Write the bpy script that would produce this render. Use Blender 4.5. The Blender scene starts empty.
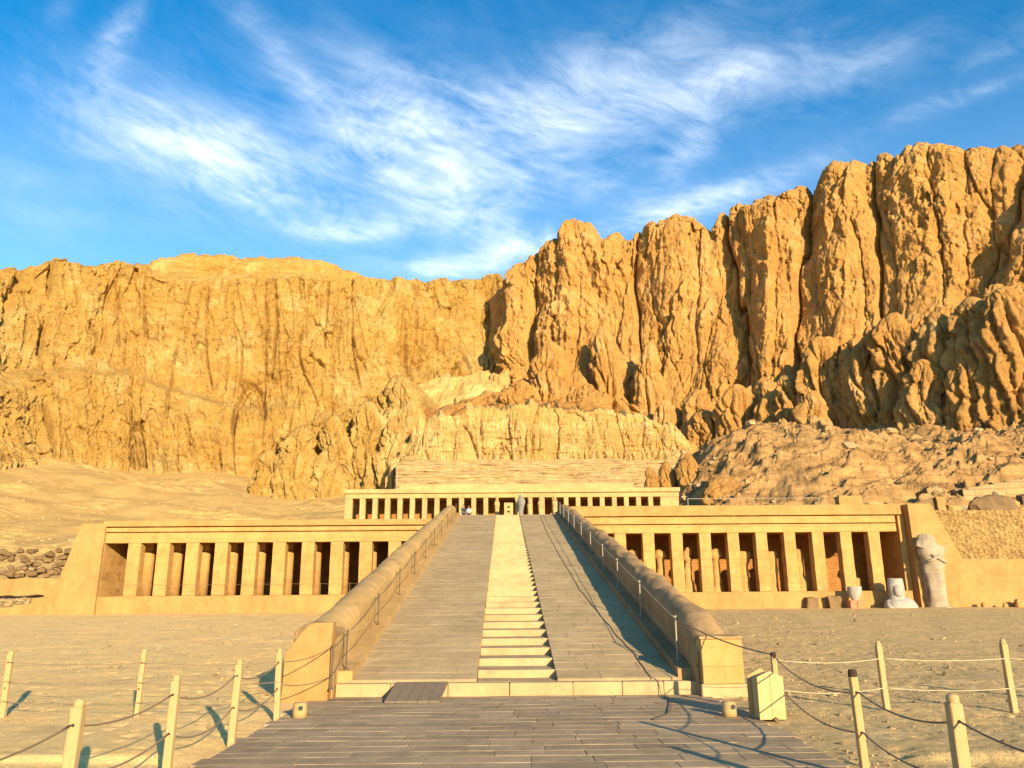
import bpy, bmesh, math, random
import numpy as np
from mathutils import Vector, noise as mn

# ---------------------------------------------------------------- camera, sky, sun, exposure
SC = bpy.context.scene
COL = SC.collection
rad = math.radians
cam = bpy.data.cameras.new('camera'); camo = bpy.data.objects.new('camera', cam); COL.objects.link(camo)
cam.sensor_width = 36; cam.lens = 790 / 1024 * 36; cam.clip_end = 6000; cam.clip_start = 0.1
from mathutils import Matrix
camo.matrix_world = Matrix.Translation((0, 0, 2.6)) @ Matrix.Rotation(rad(-0.62), 4, 'Z') @ Matrix.Rotation(rad(104.6), 4, 'X') @ Matrix.Rotation(rad(-0.45), 4, 'Z')
SC.camera = camo
SC.view_settings.view_transform = 'Standard'; SC.view_settings.look = 'None'
SC.view_settings.gamma = 1; SC.view_settings.exposure = 1.17
SUN_EL, SUN_AZ = 14.5, 155.5
W = bpy.data.worlds.new('World'); SC.world = W; W.use_nodes = True
def world():
    nt = W.node_tree; N = nt.nodes; N.clear(); L = nt.links.new
    out = N.new('ShaderNodeOutputWorld'); bg = N.new('ShaderNodeBackground'); bg.inputs[1].default_value = 0.118
    sky = N.new('ShaderNodeTexSky'); sky.sky_type = 'NISHITA'; sky.sun_disc = False
    sky.sun_elevation = rad(SUN_EL); sky.sun_rotation = rad(SUN_AZ)
    sky.air_density = 1.0; sky.dust_density = 0.3; sky.ozone_density = 3.0
    hs = N.new('ShaderNodeHueSaturation'); hs.inputs['Saturation'].default_value = 1.42; hs.inputs['Value'].default_value = 1.0
    L(sky.outputs[0], hs.inputs['Color'])
    tc = N.new('ShaderNodeTexCoord')
    def math_(op, a, b=None, c=None, clamp=False):
        m = N.new('ShaderNodeMath'); m.operation = op; m.use_clamp = clamp
        for i, v in enumerate((a, b, c)):
            if v is None: continue
            if isinstance(v, (int, float)): m.inputs[i].default_value = v
            else: L(v, m.inputs[i])
        return m.outputs[0]
    sep = N.new('ShaderNodeSeparateXYZ'); L(tc.outputs['Generated'], sep.inputs[0])
    # azimuth / elevation of the view direction in degrees
    az = math_('MULTIPLY', math_('ARCTAN2', sep.outputs[0], sep.outputs[1]), 57.2958)
    el = math_('MULTIPLY', math_('ARCSINE', sep.outputs[2]), 57.2958)
    cmb = N.new('ShaderNodeCombineXYZ'); L(az, cmb.inputs[0]); L(el, cmb.inputs[1])
    def noise_(rot, sx, sy, detail, dist, rough=.6, off=0.):
        mp = N.new('ShaderNodeMapping'); mp.inputs['Rotation'].default_value = (0, 0, rad(rot)); mp.inputs['Scale'].default_value = (sx, sy, 1)
        mp2 = N.new('ShaderNodeMapping'); mp2.inputs['Location'].default_value = (off, off * .7, off * 1.3)
        nz = N.new('ShaderNodeTexNoise'); nz.inputs['Scale'].default_value = 1; nz.inputs['Detail'].default_value = detail
        nz.inputs['Roughness'].default_value = rough; nz.inputs['Distortion'].default_value = dist
        mr = N.new('ShaderNodeMapping'); mr.inputs['Rotation'].default_value = (0, 0, rad(rot))
        L(cmb.outputs[0], mr.inputs[0]); mp.inputs['Rotation'].default_value = (0, 0, 0)
        L(mr.outputs[0], mp.inputs[0]); L(mp.outputs[0], mp2.inputs[0]); L(mp2.outputs[0], nz.inputs['Vector'])
        return nz.outputs[0]
    fib = noise_(10, .05, .22, 10, 1.4, .58)
    fib2 = noise_(-35, .05, .24, 8, .9, .56, 5.)
    fine = noise_(14, .22, .8, 8, 1.2, .58, 9.)
    puff = noise_(20, .10, .2, 10, 1.4, .66, 14.)
    def blob(a0, e0, ra, re, rot, w=1.0):
        dx = math_('SUBTRACT', az, a0); dy = math_('SUBTRACT', el, e0); c, s = math.cos(rad(rot)), math.sin(rad(rot))
        u = math_('DIVIDE', math_('ADD', math_('MULTIPLY', dx, c), math_('MULTIPLY', dy, s)), ra)
        v = math_('DIVIDE', math_('SUBTRACT', math_('MULTIPLY', dy, c), math_('MULTIPLY', dx, s)), re)
        q = math_('ADD', math_('MULTIPLY', u, u), math_('MULTIPLY', v, v))
        return math_('MULTIPLY', math_('POWER', 2.718, math_('MULTIPLY', q, -1.0)), w)
    def addall(l):
        a = l[0]
        for b in l[1:]: a = math_('ADD', a, b)
        return a
    mA = addall([blob(*b) for b in CLOUD_A]); mB = addall([blob(*b) for b in CLOUD_B])
    tex = math_('MULTIPLY', math_('SUBTRACT', addall([math_('MULTIPLY', fib, .36), math_('MULTIPLY', fine, .2), math_('MULTIPLY', puff, .44)]), .33), 2.1, clamp=True)
    tex2 = math_('MULTIPLY', math_('SUBTRACT', addall([math_('MULTIPLY', fib2, .5), math_('MULTIPLY', fine, .1), math_('MULTIPLY', puff, .4)]), .38), 2.2, clamp=True)
    cl = math_('ADD', math_('MULTIPLY', mA, tex), math_('MULTIPLY', mB, tex2))
    cl = math_('MULTIPLY', cl, 1.0, clamp=True)
    cl = math_('MULTIPLY', math_('POWER', cl, 1.25), .92)
    low = math_('MULTIPLY', math_('SUBTRACT', 1.0, math_('DIVIDE', el, 33.0), clamp=True), .42)   # thin veil thickening to the horizon
    cl = math_('MAXIMUM', cl, math_('ADD', low, math_('MULTIPLY', cl, .55)))
    mix = N.new('ShaderNodeMix'); mix.data_type = 'RGBA'; L(cl, mix.inputs['Factor'])
    tn = N.new('ShaderNodeMix'); tn.data_type = 'RGBA'; tn.blend_type = 'MULTIPLY'; tn.inputs['Factor'].default_value = 1; L(hs.outputs[0], tn.inputs['A']); tn.inputs['B'].default_value = (.58, 1.07, .98, 1); L(tn.outputs['Result'], mix.inputs['A']); mix.inputs['B'].default_value = (5.6, 5.9, 6.2, 1)
    L(mix.outputs['Result'], bg.inputs[0]); L(bg.outputs[0], out.inputs[0])
# (azimuth, elevation, half-length, half-width, tilt, weight) of the cirrus banks
CLOUD_A = [(-2.6, 31.1, 13.1, 4.1, -12, 0.85), (-4.2, 27.3, 7.6, 3.0, -10, 0.72), (8.1, 34.4, 12.2, 2.5, 6, 0.68), (17.6, 34.0, 6.2, 1.4, 8, 0.72), (27.7, 33.3, 5.3, 1.1, 2, 0.54), (34.2, 29.8, 5.3, 0.6, 3, 0.72), (-20.9, 28.1, 7.9, 3.0, -8, 0.77), (-28.4, 28.6, 8.4, 3.9, 0, 0.41), (13.5, 26.3, 11, 1.1, 9, 1.2), (-4.9, 22.9, 6, 0.8, 0, 1.1), (-11.1, 24.9, 4.6, 1.0, 8, 0.54), (-34.0, 25.0, 3.0, 1.2, 0, 0.41), (-30.2, 23.2, 4.6, 0.8, 0, 0.32), (14.9, 30.3, 3.4, 1.4, 35, 0.63), (-0.2, 25.5, 4.0, 1.1, -20, 0.63), (4.7, 33.6, 29.6, 6.9, 0, 0.32), (36.4, 31.7, 3.8, 0.9, 10, 0.36), (-33.5, 22.2, 3.8, 1.4, 0, 0.27), (-24, 27, 15, 5, -4, 0.2), (26, 31, 9, 3, 4, 0.12), (0, 22.5, 30, 2.0, 3, 0.25), (2, 24.2, 5, 1.0, 6, 0.8), (-13, 25.2, 5, 0.9, 4, 0.6), (-22, 29, 9, 2.2, -6, 0.5)]
CLOUD_B = [(-15.0, 33.7, 9.350000000000001, 1.1440000000000001, -34, 0.6), (-29.4, 35.2, 2.3100000000000005, 0.78, 60, 0.75), (-29.7, 33.1, 2.8600000000000003, 1.04, 70, 0.46), (-33.2, 35.0, 1.4300000000000002, 0.9099999999999999, 60, 0.38), (-8.3, 32.8, 5.83, 2.08, -40, 0.46), (11.5, 37.6, 8.690000000000001, 1.56, 10, 0.33)]
world()
sun = bpy.data.lights.new('sun', 'SUN'); sun.energy = 4.6; sun.angle = rad(0.5); sun.color = (1.0, 0.80, 0.50)
suno = bpy.data.objects.new('sun', sun); COL.objects.link(suno)
_a, _e = rad(180 - SUN_AZ), rad(SUN_EL)
suno.rotation_euler = Vector((-math.sin(_a) * math.cos(_e), math.cos(_a) * math.cos(_e), -math.sin(_e))).to_track_quat('-Z', 'Y').to_euler()

# ---------------------------------------------------------------- helpers
def tag(o, label=None, cat=None, group=None, kind=None):
    if label: o['label'] = label
    if cat: o['category'] = cat
    if group: o['group'] = group
    if kind: o['kind'] = kind
    return o
def thing(name, label, cat, loc=(0, 0, 0), group=None):
    o = bpy.data.objects.new(name, None); COL.objects.link(o); o.location = loc
    o.empty_display_size = .3
    return tag(o, label, cat, group)
class MB:
    """collects vertices and faces of one mesh"""
    def __init__(s): s.v = []; s.f = []; s.c = []
    def add(s, vs, fs, tint=None):
        n = len(s.v); s.v += [tuple(p) for p in vs]; s.f += [tuple(i + n for i in f) for f in fs]
        if tint is not None: s.c += [tint] * len(fs)
        return s
    def box(s, x0, x1, y0, y1, z0, z1, tint=None):
        return s.add([(x0,y0,z0),(x1,y0,z0),(x1,y1,z0),(x0,y1,z0),(x0,y0,z1),(x1,y0,z1),(x1,y1,z1),(x0,y1,z1)],
              [(0,3,2,1),(4,5,6,7),(0,1,5,4),(1,2,6,5),(2,3,7,6),(3,0,4,7)], tint)
    def hexa(s, p, tint=None):
        return s.add(p, [(0,3,2,1),(4,5,6,7),(0,1,5,4),(1,2,6,5),(2,3,7,6),(3,0,4,7)], tint)
    def rbox(s, x0, x1, y0, y1, z0, z1, step=.3, amp=.03, sc=1.5, seed=0., shear=None, bev=.04):
        """box whose faces are gridded, edges eased and surface gently uneven"""
        def cuts(a, b): 
            n = max(1, int(round((b - a) / step))); l = [a + (b - a) * i / n for i in range(n + 1)]
            if n >= 1 and bev < (b - a) * .3: l = [l[0], l[0] + bev] + l[1:-1] + [l[-1] - bev, l[-1]]
            return l
        X, Y, Z = cuts(x0, x1), cuts(y0, y1), cuts(z0, z1); idx = {}; vs = []; fs = []
        nx, ny, nz = len(X) - 1, len(Y) - 1, len(Z) - 1
        def V(i, j, k):
            key = (i, j, k)
            if key not in idx:
                x, y, z = X[i], Y[j], Z[k]; e = (i in (0, nx)) + (j in (0, ny)) + (k in (0, nz))
                if e >= 2:
                    q = bev * (.35 if e == 2 else .45)
                    if i == 0: x += q
                    if i == nx: x -= q
                    if j == 0: y += q
                    if j == ny: y -= q
                    if k == 0: z += q
                    if k == nz: z -= q
                p = Vector((x, y, z)); n = mn.noise_vector(p * sc + Vector((seed, seed, seed))) * amp
                if e >= 2: n = n * 1.8
                p = p + n
                if shear: p = Vector(shear(p))
                idx[key] = len(vs); vs.append(tuple(p))
            return idx[key]
        for i in range(nx):
            for j in range(ny):
                fs.append((V(i,j,0),V(i,j+1,0),V(i+1,j+1,0),V(i+1,j,0))); fs.append((V(i,j,nz),V(i+1,j,nz),V(i+1,j+1,nz),V(i,j+1,nz)))
            for k in range(nz):
                fs.append((V(i,0,k),V(i+1,0,k),V(i+1,0,k+1),V(i,0,k+1))); fs.append((V(i,ny,k),V(i,ny,k+1),V(i+1,ny,k+1),V(i+1,ny,k)))
        for j in range(ny):
            for k in range(nz):
                fs.append((V(0,j,k),V(0,j,k+1),V(0,j+1,k+1),V(0,j+1,k))); fs.append((V(nx,j,k),V(nx,j+1,k),V(nx,j+1,k+1),V(nx,j,k+1)))
        return s.add(vs, fs)
    def lathe(s, prof, cx, cy, n=16, sx=1, sy=1, seed=None, amp=0):
        vs = []; fs = []
        for (r, z) in prof:
            for i in range(n):
                a = 2 * math.pi * i / n; p = Vector((cx + r * sx * math.cos(a), cy + r * sy * math.sin(a), z))
                if seed is not None: p = p + mn.noise_vector(p * 1.3 + Vector((seed, 0, 0))) * amp
                vs.append(tuple(p))
        m = len(prof)
        for k in range(m - 1):
            for i in range(n):
                j = (i + 1) % n; fs.append((k*n+i, k*n+j, (k+1)*n+j, (k+1)*n+i))
        fs.append(tuple(range(n))[::-1]); fs.append(tuple((m-1)*n+i for i in range(n)))
        return s.add(vs, fs)
    def tube(s, pts, r, n=6, r2=None):
        pts = [Vector(p) for p in pts]; vs = []; fs = []; m = len(pts)
        for k, p in enumerate(pts):
            t = (pts[min(k+1, m-1)] - pts[max(k-1, 0)]).normalized()
            u = t.cross(Vector((0, 0, 1)) if abs(t.z) < .95 else Vector((1, 0, 0))).normalized(); w = t.cross(u)
            rr = r if r2 is None else r + (r2 - r) * k / (m - 1)
            for i in range(n):
                a = 2 * math.pi * i / n; vs.append(tuple(p + u * rr * math.cos(a) + w * rr * math.sin(a)))
        for k in range(m - 1):
            for i in range(n):
                j = (i + 1) % n; fs.append((k*n+i, (k+1)*n+i, (k+1)*n+j, k*n+j))
        fs.append(tuple(range(n))); fs.append(tuple((m-1)*n+i for i in range(n))[::-1])
        return s.add(vs, fs)
    def rock(s, c, r, seed, sub=2, flat=.7, rough=.35, tint=None):
        bm = bmesh.new(); bmesh.ops.create_icosphere(bm, subdivisions=sub, radius=1)
        rs = r if isinstance(r, (tuple, list)) else (r, r, r * flat)
        vs = []
        for v in bm.verts:
            p = v.co.copy(); k = 1 + rough * mn.noise(p * 1.3 + Vector((seed, seed * .3, 0))) + rough * .5 * mn.noise(p * 3 + Vector((seed, 0, 5)))
            p = Vector([math.copysign(abs(a) ** .8, a) for a in p]) * k
            vs.append((c[0] + p.x * rs[0], c[1] + p.y * rs[1], c[2] + p.z * rs[2]))
        fs = [tuple(v.index for v in f.verts) for f in bm.faces]; bm.free()
        return s.add(vs, fs, tint)
    def build(s, name, m, parent=None, smooth=False, loc=None):
        me = bpy.data.meshes.new(name)
        vs = s.v
        if parent is not None and loc is None: loc = parent.location
        if loc is not None: vs = [(a - loc[0], b - loc[1], c - loc[2]) for a, b, c in vs]
        me.from_pydata(vs, [], s.f); me.materials.append(m)
        if s.c:
            at = me.color_attributes.new('tint', 'FLOAT_COLOR', 'CORNER'); i = 0; arr = np.empty((len(me.loops), 4), np.float32)
            for f, c in zip(s.f, s.c):
                arr[i:i+len(f)] = (c, c, c, 1); i += len(f)
            at.data.foreach_set('color', arr.ravel())
        if smooth: me.shade_smooth()
        me.update(); o = bpy.data.objects.new(name, me); COL.objects.link(o)
        if parent is not None: o.parent = parent
        elif loc is not None: o.location = loc
        return o

# ---- vector noise for the big surfaces
_rs = np.random.RandomState(7); PERM = _rs.permutation(4096)
def hsh(ix, iy, k=0): return PERM[(PERM[(ix.astype(np.int64) + k * 131) & 4095] + iy.astype(np.int64)) & 4095]
GA = _rs.rand(4096) * 2 * np.pi; GX, GY = np.cos(GA), np.sin(GA); R1, R2, R3 = _rs.rand(4096), _rs.rand(4096), _rs.rand(4096)
def perlin(x, y, k=0):
    ix, iy = np.floor(x), np.floor(y); fx, fy = x - ix, y - iy; u, v = fx*fx*fx*(fx*(fx*6-15)+10), fy*fy*fy*(fy*(fy*6-15)+10)
    def g(dx, dy):
        h = hsh(ix + dx, iy + dy, k); return GX[h] * (fx - dx) + GY[h] * (fy - dy)
    a = g(0,0) * (1-u) + g(1,0) * u; b = g(0,1) * (1-u) + g(1,1) * u
    return (a * (1-v) + b * v) * 1.5
def facets(x, y, k=0):
    """broken rock: every cell is a tilted flat face"""
    ix, iy = np.floor(x), np.floor(y); f1 = np.full(x.shape, 9.); out = np.zeros(x.shape)
    for dx in (-1, 0, 1):
        for dy in (-1, 0, 1):
            h = hsh(ix + dx, iy + dy, k); ax = x - (ix + dx + .05 + .9 * R1[h]); ay = y - (iy + dy + .05 + .9 * R2[h])
            d = np.abs(ax) + np.abs(ay) * .8 + .2 * np.hypot(ax, ay); m = d < f1
            out = np.where(m, (R3[h] - .5) + 1.5 * (R1[h] - .5) * ax + 1.1 * (R2[h] - .35) * ay, out); f1 = np.where(m, d, f1)
    return out
def fbm(x, y, k=0, o=5, gain=.5):
    t = 0; a = 1
    for i in range(o): t = t + a * perlin(x, y, k + i * 17); x = x * 2.03 + 5.2; y = y * 2.03 + 1.7; a *= gain
    return t
def ridged(x, y, k=0, o=4):
    t = 0; a = 1
    for i in range(o): t = t + a * (1 - 2 * np.abs(perlin(x, y, k + i * 17))); x = x * 2.1 + 5.2; y = y * 2.1 + 1.7; a *= .5
    return t
def worley(x, y, k=0):
    """distance to nearest and second nearest cell point, and a random value of the nearest"""
    ix, iy = np.floor(x), np.floor(y); f1 = np.full(x.shape, 9.); f2 = f1.copy(); idv = np.zeros(x.shape)
    for dx in (-1, 0, 1):
        for dy in (-1, 0, 1):
            h = hsh(ix + dx, iy + dy, k); px = ix + dx + .1 + .8 * R1[h]; py = iy + dy + .1 + .8 * R2[h]
            d = np.hypot(px - x, py - y); m = d < f1
            f2 = np.where(m, f1, np.minimum(f2, d)); idv = np.where(m, R3[h], idv); f1 = np.where(m, d, f1)
    return f1, f2, idv
def grid_mesh(name, P, m, kind='structure', label=None, cat=None, wrap=False, smooth=True, parent=None, tint=None):
    nu, nv = P.shape[:2]; me = bpy.data.meshes.new(name)
    i = np.arange(nu - 1)[:, None] * nv + np.arange(nv - 1)[None]
    q = np.stack([i, i + nv, i + nv + 1, i + 1], -1).reshape(-1, 4)
    me.vertices.add(nu * nv); me.vertices.foreach_set('co', P.reshape(-1).astype(np.float32))
    me.loops.add(q.size); me.loops.foreach_set('vertex_index', q.reshape(-1).astype(np.int32))
    me.polygons.add(len(q)); me.polygons.foreach_set('loop_start', np.arange(0, q.size, 4, dtype=np.int32))
    me.polygons.foreach_set('loop_total', np.full(len(q), 4, np.int32))
    me.update(calc_edges=True); me.materials.append(m)
    if smooth: me.shade_smooth()
    o = bpy.data.objects.new(name, me); COL.objects.link(o)
    if parent: o.parent = parent
    return tag(o, label, cat, None, kind)

# ---------------------------------------------------------------- materials
class Mat:
    def __init__(s, name, rough=.9):
        s.m = bpy.data.materials.new(name); s.m.use_nodes = True; s.nt = s.m.node_tree; s.N = s.nt.nodes; s.L = s.nt.links.new
        s.b = s.N['Principled BSDF']; s.b.inputs['Roughness'].default_value = rough; s.b.inputs['Specular IOR Level'].default_value = .15
        s.tc = s.N.new('ShaderNodeTexCoord').outputs['Object']
    def map(s, sc, rot=(0, 0, 0), src=None):
        n = s.N.new('ShaderNodeMapping'); n.inputs['Scale'].default_value = sc; n.inputs['Rotation'].default_value = rot; s.L(src or s.tc, n.inputs[0]); return n.outputs[0]
    def noise(s, sc, detail=6, rough=.6, dist=0, vec=None):
        n = s.N.new('ShaderNodeTexNoise'); n.inputs['Scale'].default_value = sc; n.inputs['Detail'].default_value = detail
        n.inputs['Roughness'].default_value = rough; n.inputs['Distortion'].default_value = dist; s.L(vec or s.tc, n.inputs['Vector']); return n.outputs[0]
    def vor(s, sc, vec=None, feature='F1', out=0, rnd=1):
        n = s.N.new('ShaderNodeTexVoronoi'); n.feature = feature; n.inputs['Scale'].default_value = sc; n.inputs['Randomness'].default_value = rnd; s.L(vec or s.tc, n.inputs['Vector']); return n.outputs[out]
    def ramp(s, f, stops):
        n = s.N.new('ShaderNodeValToRGB'); cr = n.color_ramp
        while len(cr.elements) < len(stops): cr.elements.new(.5)
        for e, (p, c) in zip(cr.elements, stops): e.position = p; e.color = (c, c, c, 1) if isinstance(c, (int, float)) else (*c, 1)
        s.L(f, n.inputs[0]); return n.outputs[0]
    def mix(s, f, a, b, mode='MIX'):
        n = s.N.new('ShaderNodeMix'); n.data_type = 'RGBA'; n.blend_type = mode
        for v, k in ((f, 'Factor'), (a, 'A'), (b, 'B')):
            if isinstance(v, (int, float)): n.inputs[k].default_value = v if k == 'Factor' else (v, v, v, 1)
            elif isinstance(v, tuple): n.inputs[k].default_value = (*v, 1)
            else: s.L(v, n.inputs[k])
        return n.outputs['Result']
    def math(s, op, a, b=0.):
        n = s.N.new('ShaderNodeMath'); n.operation = op
        for i, v in enumerate((a, b)):
            if isinstance(v, (int, float)): n.inputs[i].default_value = v
            else: s.L(v, n.inputs[i])
        return n.outputs[0]
    def brick(s, vec, w, h, mortar=.01, off=.5, smooth=.1):
        n = s.N.new('ShaderNodeTexBrick'); n.inputs['Scale'].default_value = 1; n.inputs['Brick Width'].default_value = w; n.inputs['Row Height'].default_value = h
        n.inputs['Mortar Size'].default_value = mortar; n.inputs['Mortar Smooth'].default_value = smooth; n.offset = off
        n.inputs['Color1'].default_value = (0,0,0,1); n.inputs['Color2'].default_value = (1,1,1,1); n.inputs['Mortar'].default_value = (.5,.5,.5,1)
        s.L(vec, n.inputs['Vector']); return n.outputs[0], n.outputs[1]
    def attr(s, name):
        n = s.N.new('ShaderNodeAttribute'); n.attribute_name = name; return n.outputs['Fac']
    def bump(s, h, strength=.5, dist=.05, prev=None):
        n = s.N.new('ShaderNodeBump'); n.inputs['Strength'].default_value = strength; n.inputs['Distance'].default_value = dist; s.L(h, n.inputs['Height'])
        if prev is not None: s.L(prev, n.inputs['Normal'])
        return n.outputs[0]
    def done(s, col, nrm=None):
        if isinstance(col, tuple): s.b.inputs['Base Color'].default_value = (*col, 1)
        else: s.L(col, s.b.inputs['Base Color'])
        if nrm is not None: s.L(nrm, s.b.inputs['Normal'])
        return s.m

def rock_mat(name, c1, c2, c3, streak=.5, band=.3, bscale=1.):
    m = Mat(name, .95)
    big = m.noise(.035, 5, .6); mid = m.noise(.22, 8, .65, .4)
    st = m.noise(1, 8, .65, .6, m.map((.5, .5, .06))); bd = m.noise(1, 7, .65, .4, m.map((.02, .02, .55)))
    col = m.mix(m.ramp(big, [(.35, 0), (.65, 1)]), c1, c2)
    pt = m.noise(.09, 9, .68, .8); col = m.mix(m.ramp(pt, [(.50, 0), (.66, .75)]), col, tuple(v * k for v, k in zip(c3, (1.15, 1.25, 1.5))))
    col = m.mix(m.math('MULTIPLY', m.ramp(st, [(.45, 0), (.75, 1)]), streak), col, c3)
    col = m.mix(m.math('MULTIPLY', m.ramp(bd, [(.5, 0), (.72, 1)]), band), col, tuple(v * .62 for v in c1))
    col = m.mix(.55, col, m.ramp(mid, [(.3, .55), (.5, .95), (.7, 1.25)]), 'MULTIPLY')
    sp = m.noise(1.6, 6, .7); col = m.mix(.5, col, m.ramp(sp, [(.3, .6), (.5, 1), (.75, 1.2)]), 'MULTIPLY')
    f1 = m.vor(.55 * bscale, m.map((1, 1, .3)), 'DISTANCE_TO_EDGE'); n1 = m.bump(m.ramp(f1, [(0, 0), (.12, 1)]), .35, .5)
    n2 = m.bump(m.noise(.5 * bscale, 10, .72, .3), .9, 1.4, n1); n3 = m.bump(m.noise(2.5 * bscale, 8, .75), .8, .35, n2)
    return m.done(col, n3)
M = {}
M['cliff'] = rock_mat('cliff_rock', (0.470, 0.253, 0.057), (0.516, 0.303, 0.085), (0.548, 0.356, 0.120), .55, .35)
M['cliff_r'] = rock_mat('cliff_rock_brown', (0.494, 0.241, 0.063), (0.553, 0.283, 0.079), (0.592, 0.321, 0.107), .5, .25)
M['cliff_low'] = rock_mat('cliff_rock_pale', (0.676, 0.404, 0.125), (0.747, 0.460, 0.151), (0.844, 0.561, 0.226), .7, .3, 1.6)
def sand_mat(name, c1, c2, c3, bs=1., dk=.25):
    m = Mat(name, .97)
    a = m.noise(.05, 6, .6); b = m.noise(.9, 8, .7); c = m.noise(9, 6, .7)
    col = m.mix(m.ramp(a, [(.35, 0), (.65, 1)]), c1, c2); col = m.mix(m.ramp(b, [(.4, 0), (.75, .8)]), col, c3)
    d = m.noise(.22, 9, .7, .5, m.map((1, 1, 3.5))); col = m.mix(dk, col, m.ramp(d, [(.36, .40), (.5, .95), (.62, 1.35)]), 'MULTIPLY')
    col = m.mix(.5, col, m.ramp(c, [(.3, .6), (.5, 1), (.7, 1.3)]), 'MULTIPLY')
    n1 = m.bump(m.noise(1.4 * bs, 8, .7), .6, .22); n2 = m.bump(m.noise(14 * bs, 6, .75), .7, .035, n1)
    return m.done(col, n2)
M['talus'] = sand_mat('talus_sand', (0.467, 0.290, 0.099), (0.435, 0.262, 0.083), (0.513, 0.341, 0.138), .3)
M['talus_r'] = sand_mat('talus_scree', (0.316, 0.175, 0.066), (0.378, 0.215, 0.081), (0.268, 0.146, 0.057), .3, .85)
def ground_mat():
    m = Mat('desert_sand', .97)
    sx = m.N.new('ShaderNodeSeparateXYZ'); m.L(m.tc, sx.inputs[0])
    a = m.noise(.12, 6, .6); b = m.noise(1.1, 9, .7, .3); c = m.noise(16, 6, .75)
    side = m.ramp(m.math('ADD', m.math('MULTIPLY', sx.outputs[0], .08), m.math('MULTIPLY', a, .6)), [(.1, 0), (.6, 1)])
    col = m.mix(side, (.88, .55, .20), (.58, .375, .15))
    col = m.mix(m.ramp(b, [(.42, 0), (.7, .7)]), col, (.70, .50, .24))
    col = m.mix(m.ramp(m.noise(.5, 9, .7, .6), [(.55, 0), (.7, .5)]), col, (.34, .23, .12))
    st = m.vor(15, None); gv = m.math('MULTIPLY', m.ramp(st, [(.2, .85), (.32, 0)]), m.ramp(m.noise(1.6, 5), [(.40, 0), (.6, 1)])); gv = m.math('MULTIPLY', gv, m.math('ADD', m.math('MULTIPLY', side, .75), .2)); col = m.mix(gv, col, (.22, .155, .09))
    col = m.mix(.6, col, m.ramp(c, [(.3, .55), (.5, 1), (.7, 1.35)]), 'MULTIPLY')
    n1 = m.bump(m.noise(1.7, 10, .72), .55, .16); n2 = m.bump(m.noise(20, 7, .75), .6, .03, n1)
    return m.done(col, n2)
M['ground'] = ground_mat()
def stone_mat(name, c1, c2, joints=None, jz='XZ', dirt=.35, tint=False, bs=1., jstr=.55):
    m = Mat(name, .88)
    a = m.noise(.35, 7, .65, .4); b = m.noise(3.2, 8, .7); d = m.noise(1.1, 8, .7, 1.)
    col = m.mix(m.ramp(a, [(.35, 0), (.65, 1)]), c1, c2)
    col = m.mix(m.math('MULTIPLY', m.ramp(d, [(.5, 0), (.72, 1)]), dirt), col, tuple(v * .6 for v in c1))
    col = m.mix(.45, col, m.ramp(b, [(.3, .7), (.5, 1), (.7, 1.2)]), 'MULTIPLY')
    s2 = m.noise(.7, 10, .75, .5, m.map((1, 1, .6))); col = m.mix(.8, col, m.ramp(s2, [(.3, .72), (.5, 1), (.68, 1.18)]), 'MULTIPLY')
    h = None
    if joints:
        sx = m.N.new('ShaderNodeSeparateXYZ'); m.L(m.tc, sx.inputs[0]); cb = m.N.new('ShaderNodeCombineXYZ')
        i = {'XZ': (0, 2), 'YZ': (1, 2), 'XY': (0, 1)}[jz]; m.L(sx.outputs[i[0]], cb.inputs[0]); m.L(sx.outputs[i[1]], cb.inputs[1])
        bc, bf = m.brick(cb.outputs[0], *joints)
        col = m.mix(.5, col, m.ramp(bc, [(0, .86), (.5, 1), (1, 1.1)]), 'MULTIPLY')
        col = m.mix(m.math('MULTIPLY', bf, jstr), col, tuple(v * .5 for v in c1))
        h = m.bump(m.math('SUBTRACT', 1., bf), .6, .03)
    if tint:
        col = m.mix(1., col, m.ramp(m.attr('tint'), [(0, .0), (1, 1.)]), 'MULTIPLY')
    n1 = m.bump(m.noise(2.2 * bs, 8, .7), .35, .06, h); n2 = m.bump(m.noise(18 * bs, 6, .7), .45, .012, n1)
    return m.done(col, n2)
M['sandstone'] = stone_mat('restored_sandstone', (0.416, 0.228, 0.074), (0.459, 0.267, 0.095), (2.079, 0.715, 0.006), 'XZ', .4, jstr=.5)
M['plaster'] = stone_mat('smooth_plaster', (0.358, 0.195, 0.066), (0.401, 0.228, 0.082), None, dirt=.25)
M['pale'] = stone_mat('pale_limestone', (0.415, 0.273, 0.112), (0.449, 0.309, 0.138), (2.132, 0.748, 0.006), 'XZ', .2, jstr=.3)
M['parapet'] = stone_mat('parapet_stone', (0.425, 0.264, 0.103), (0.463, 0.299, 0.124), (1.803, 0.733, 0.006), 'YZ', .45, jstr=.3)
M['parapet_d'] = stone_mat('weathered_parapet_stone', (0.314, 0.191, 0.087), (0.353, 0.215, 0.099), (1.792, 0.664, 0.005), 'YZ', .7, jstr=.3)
M['worn'] = stone_mat('worn_coping_stone', (0.270, 0.164, 0.077), (0.386, 0.247, 0.111), None, dirt=.8, bs=1.6)
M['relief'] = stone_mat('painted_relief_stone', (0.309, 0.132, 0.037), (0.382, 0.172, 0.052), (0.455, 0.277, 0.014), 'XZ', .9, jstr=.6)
M['paving'] = stone_mat('grey_paving', (0.371, 0.259, 0.147), (0.426, 0.298, 0.173), None, dirt=.5, tint=True)
M['rpaving'] = stone_mat('ramp_paving', (0.393, 0.276, 0.140), (0.446, 0.315, 0.164), None, dirt=.4, tint=True)
M['step'] = stone_mat('pale_step_stone', (0.418, 0.279, 0.137), (0.452, 0.309, 0.163), None, dirt=.2)
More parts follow.
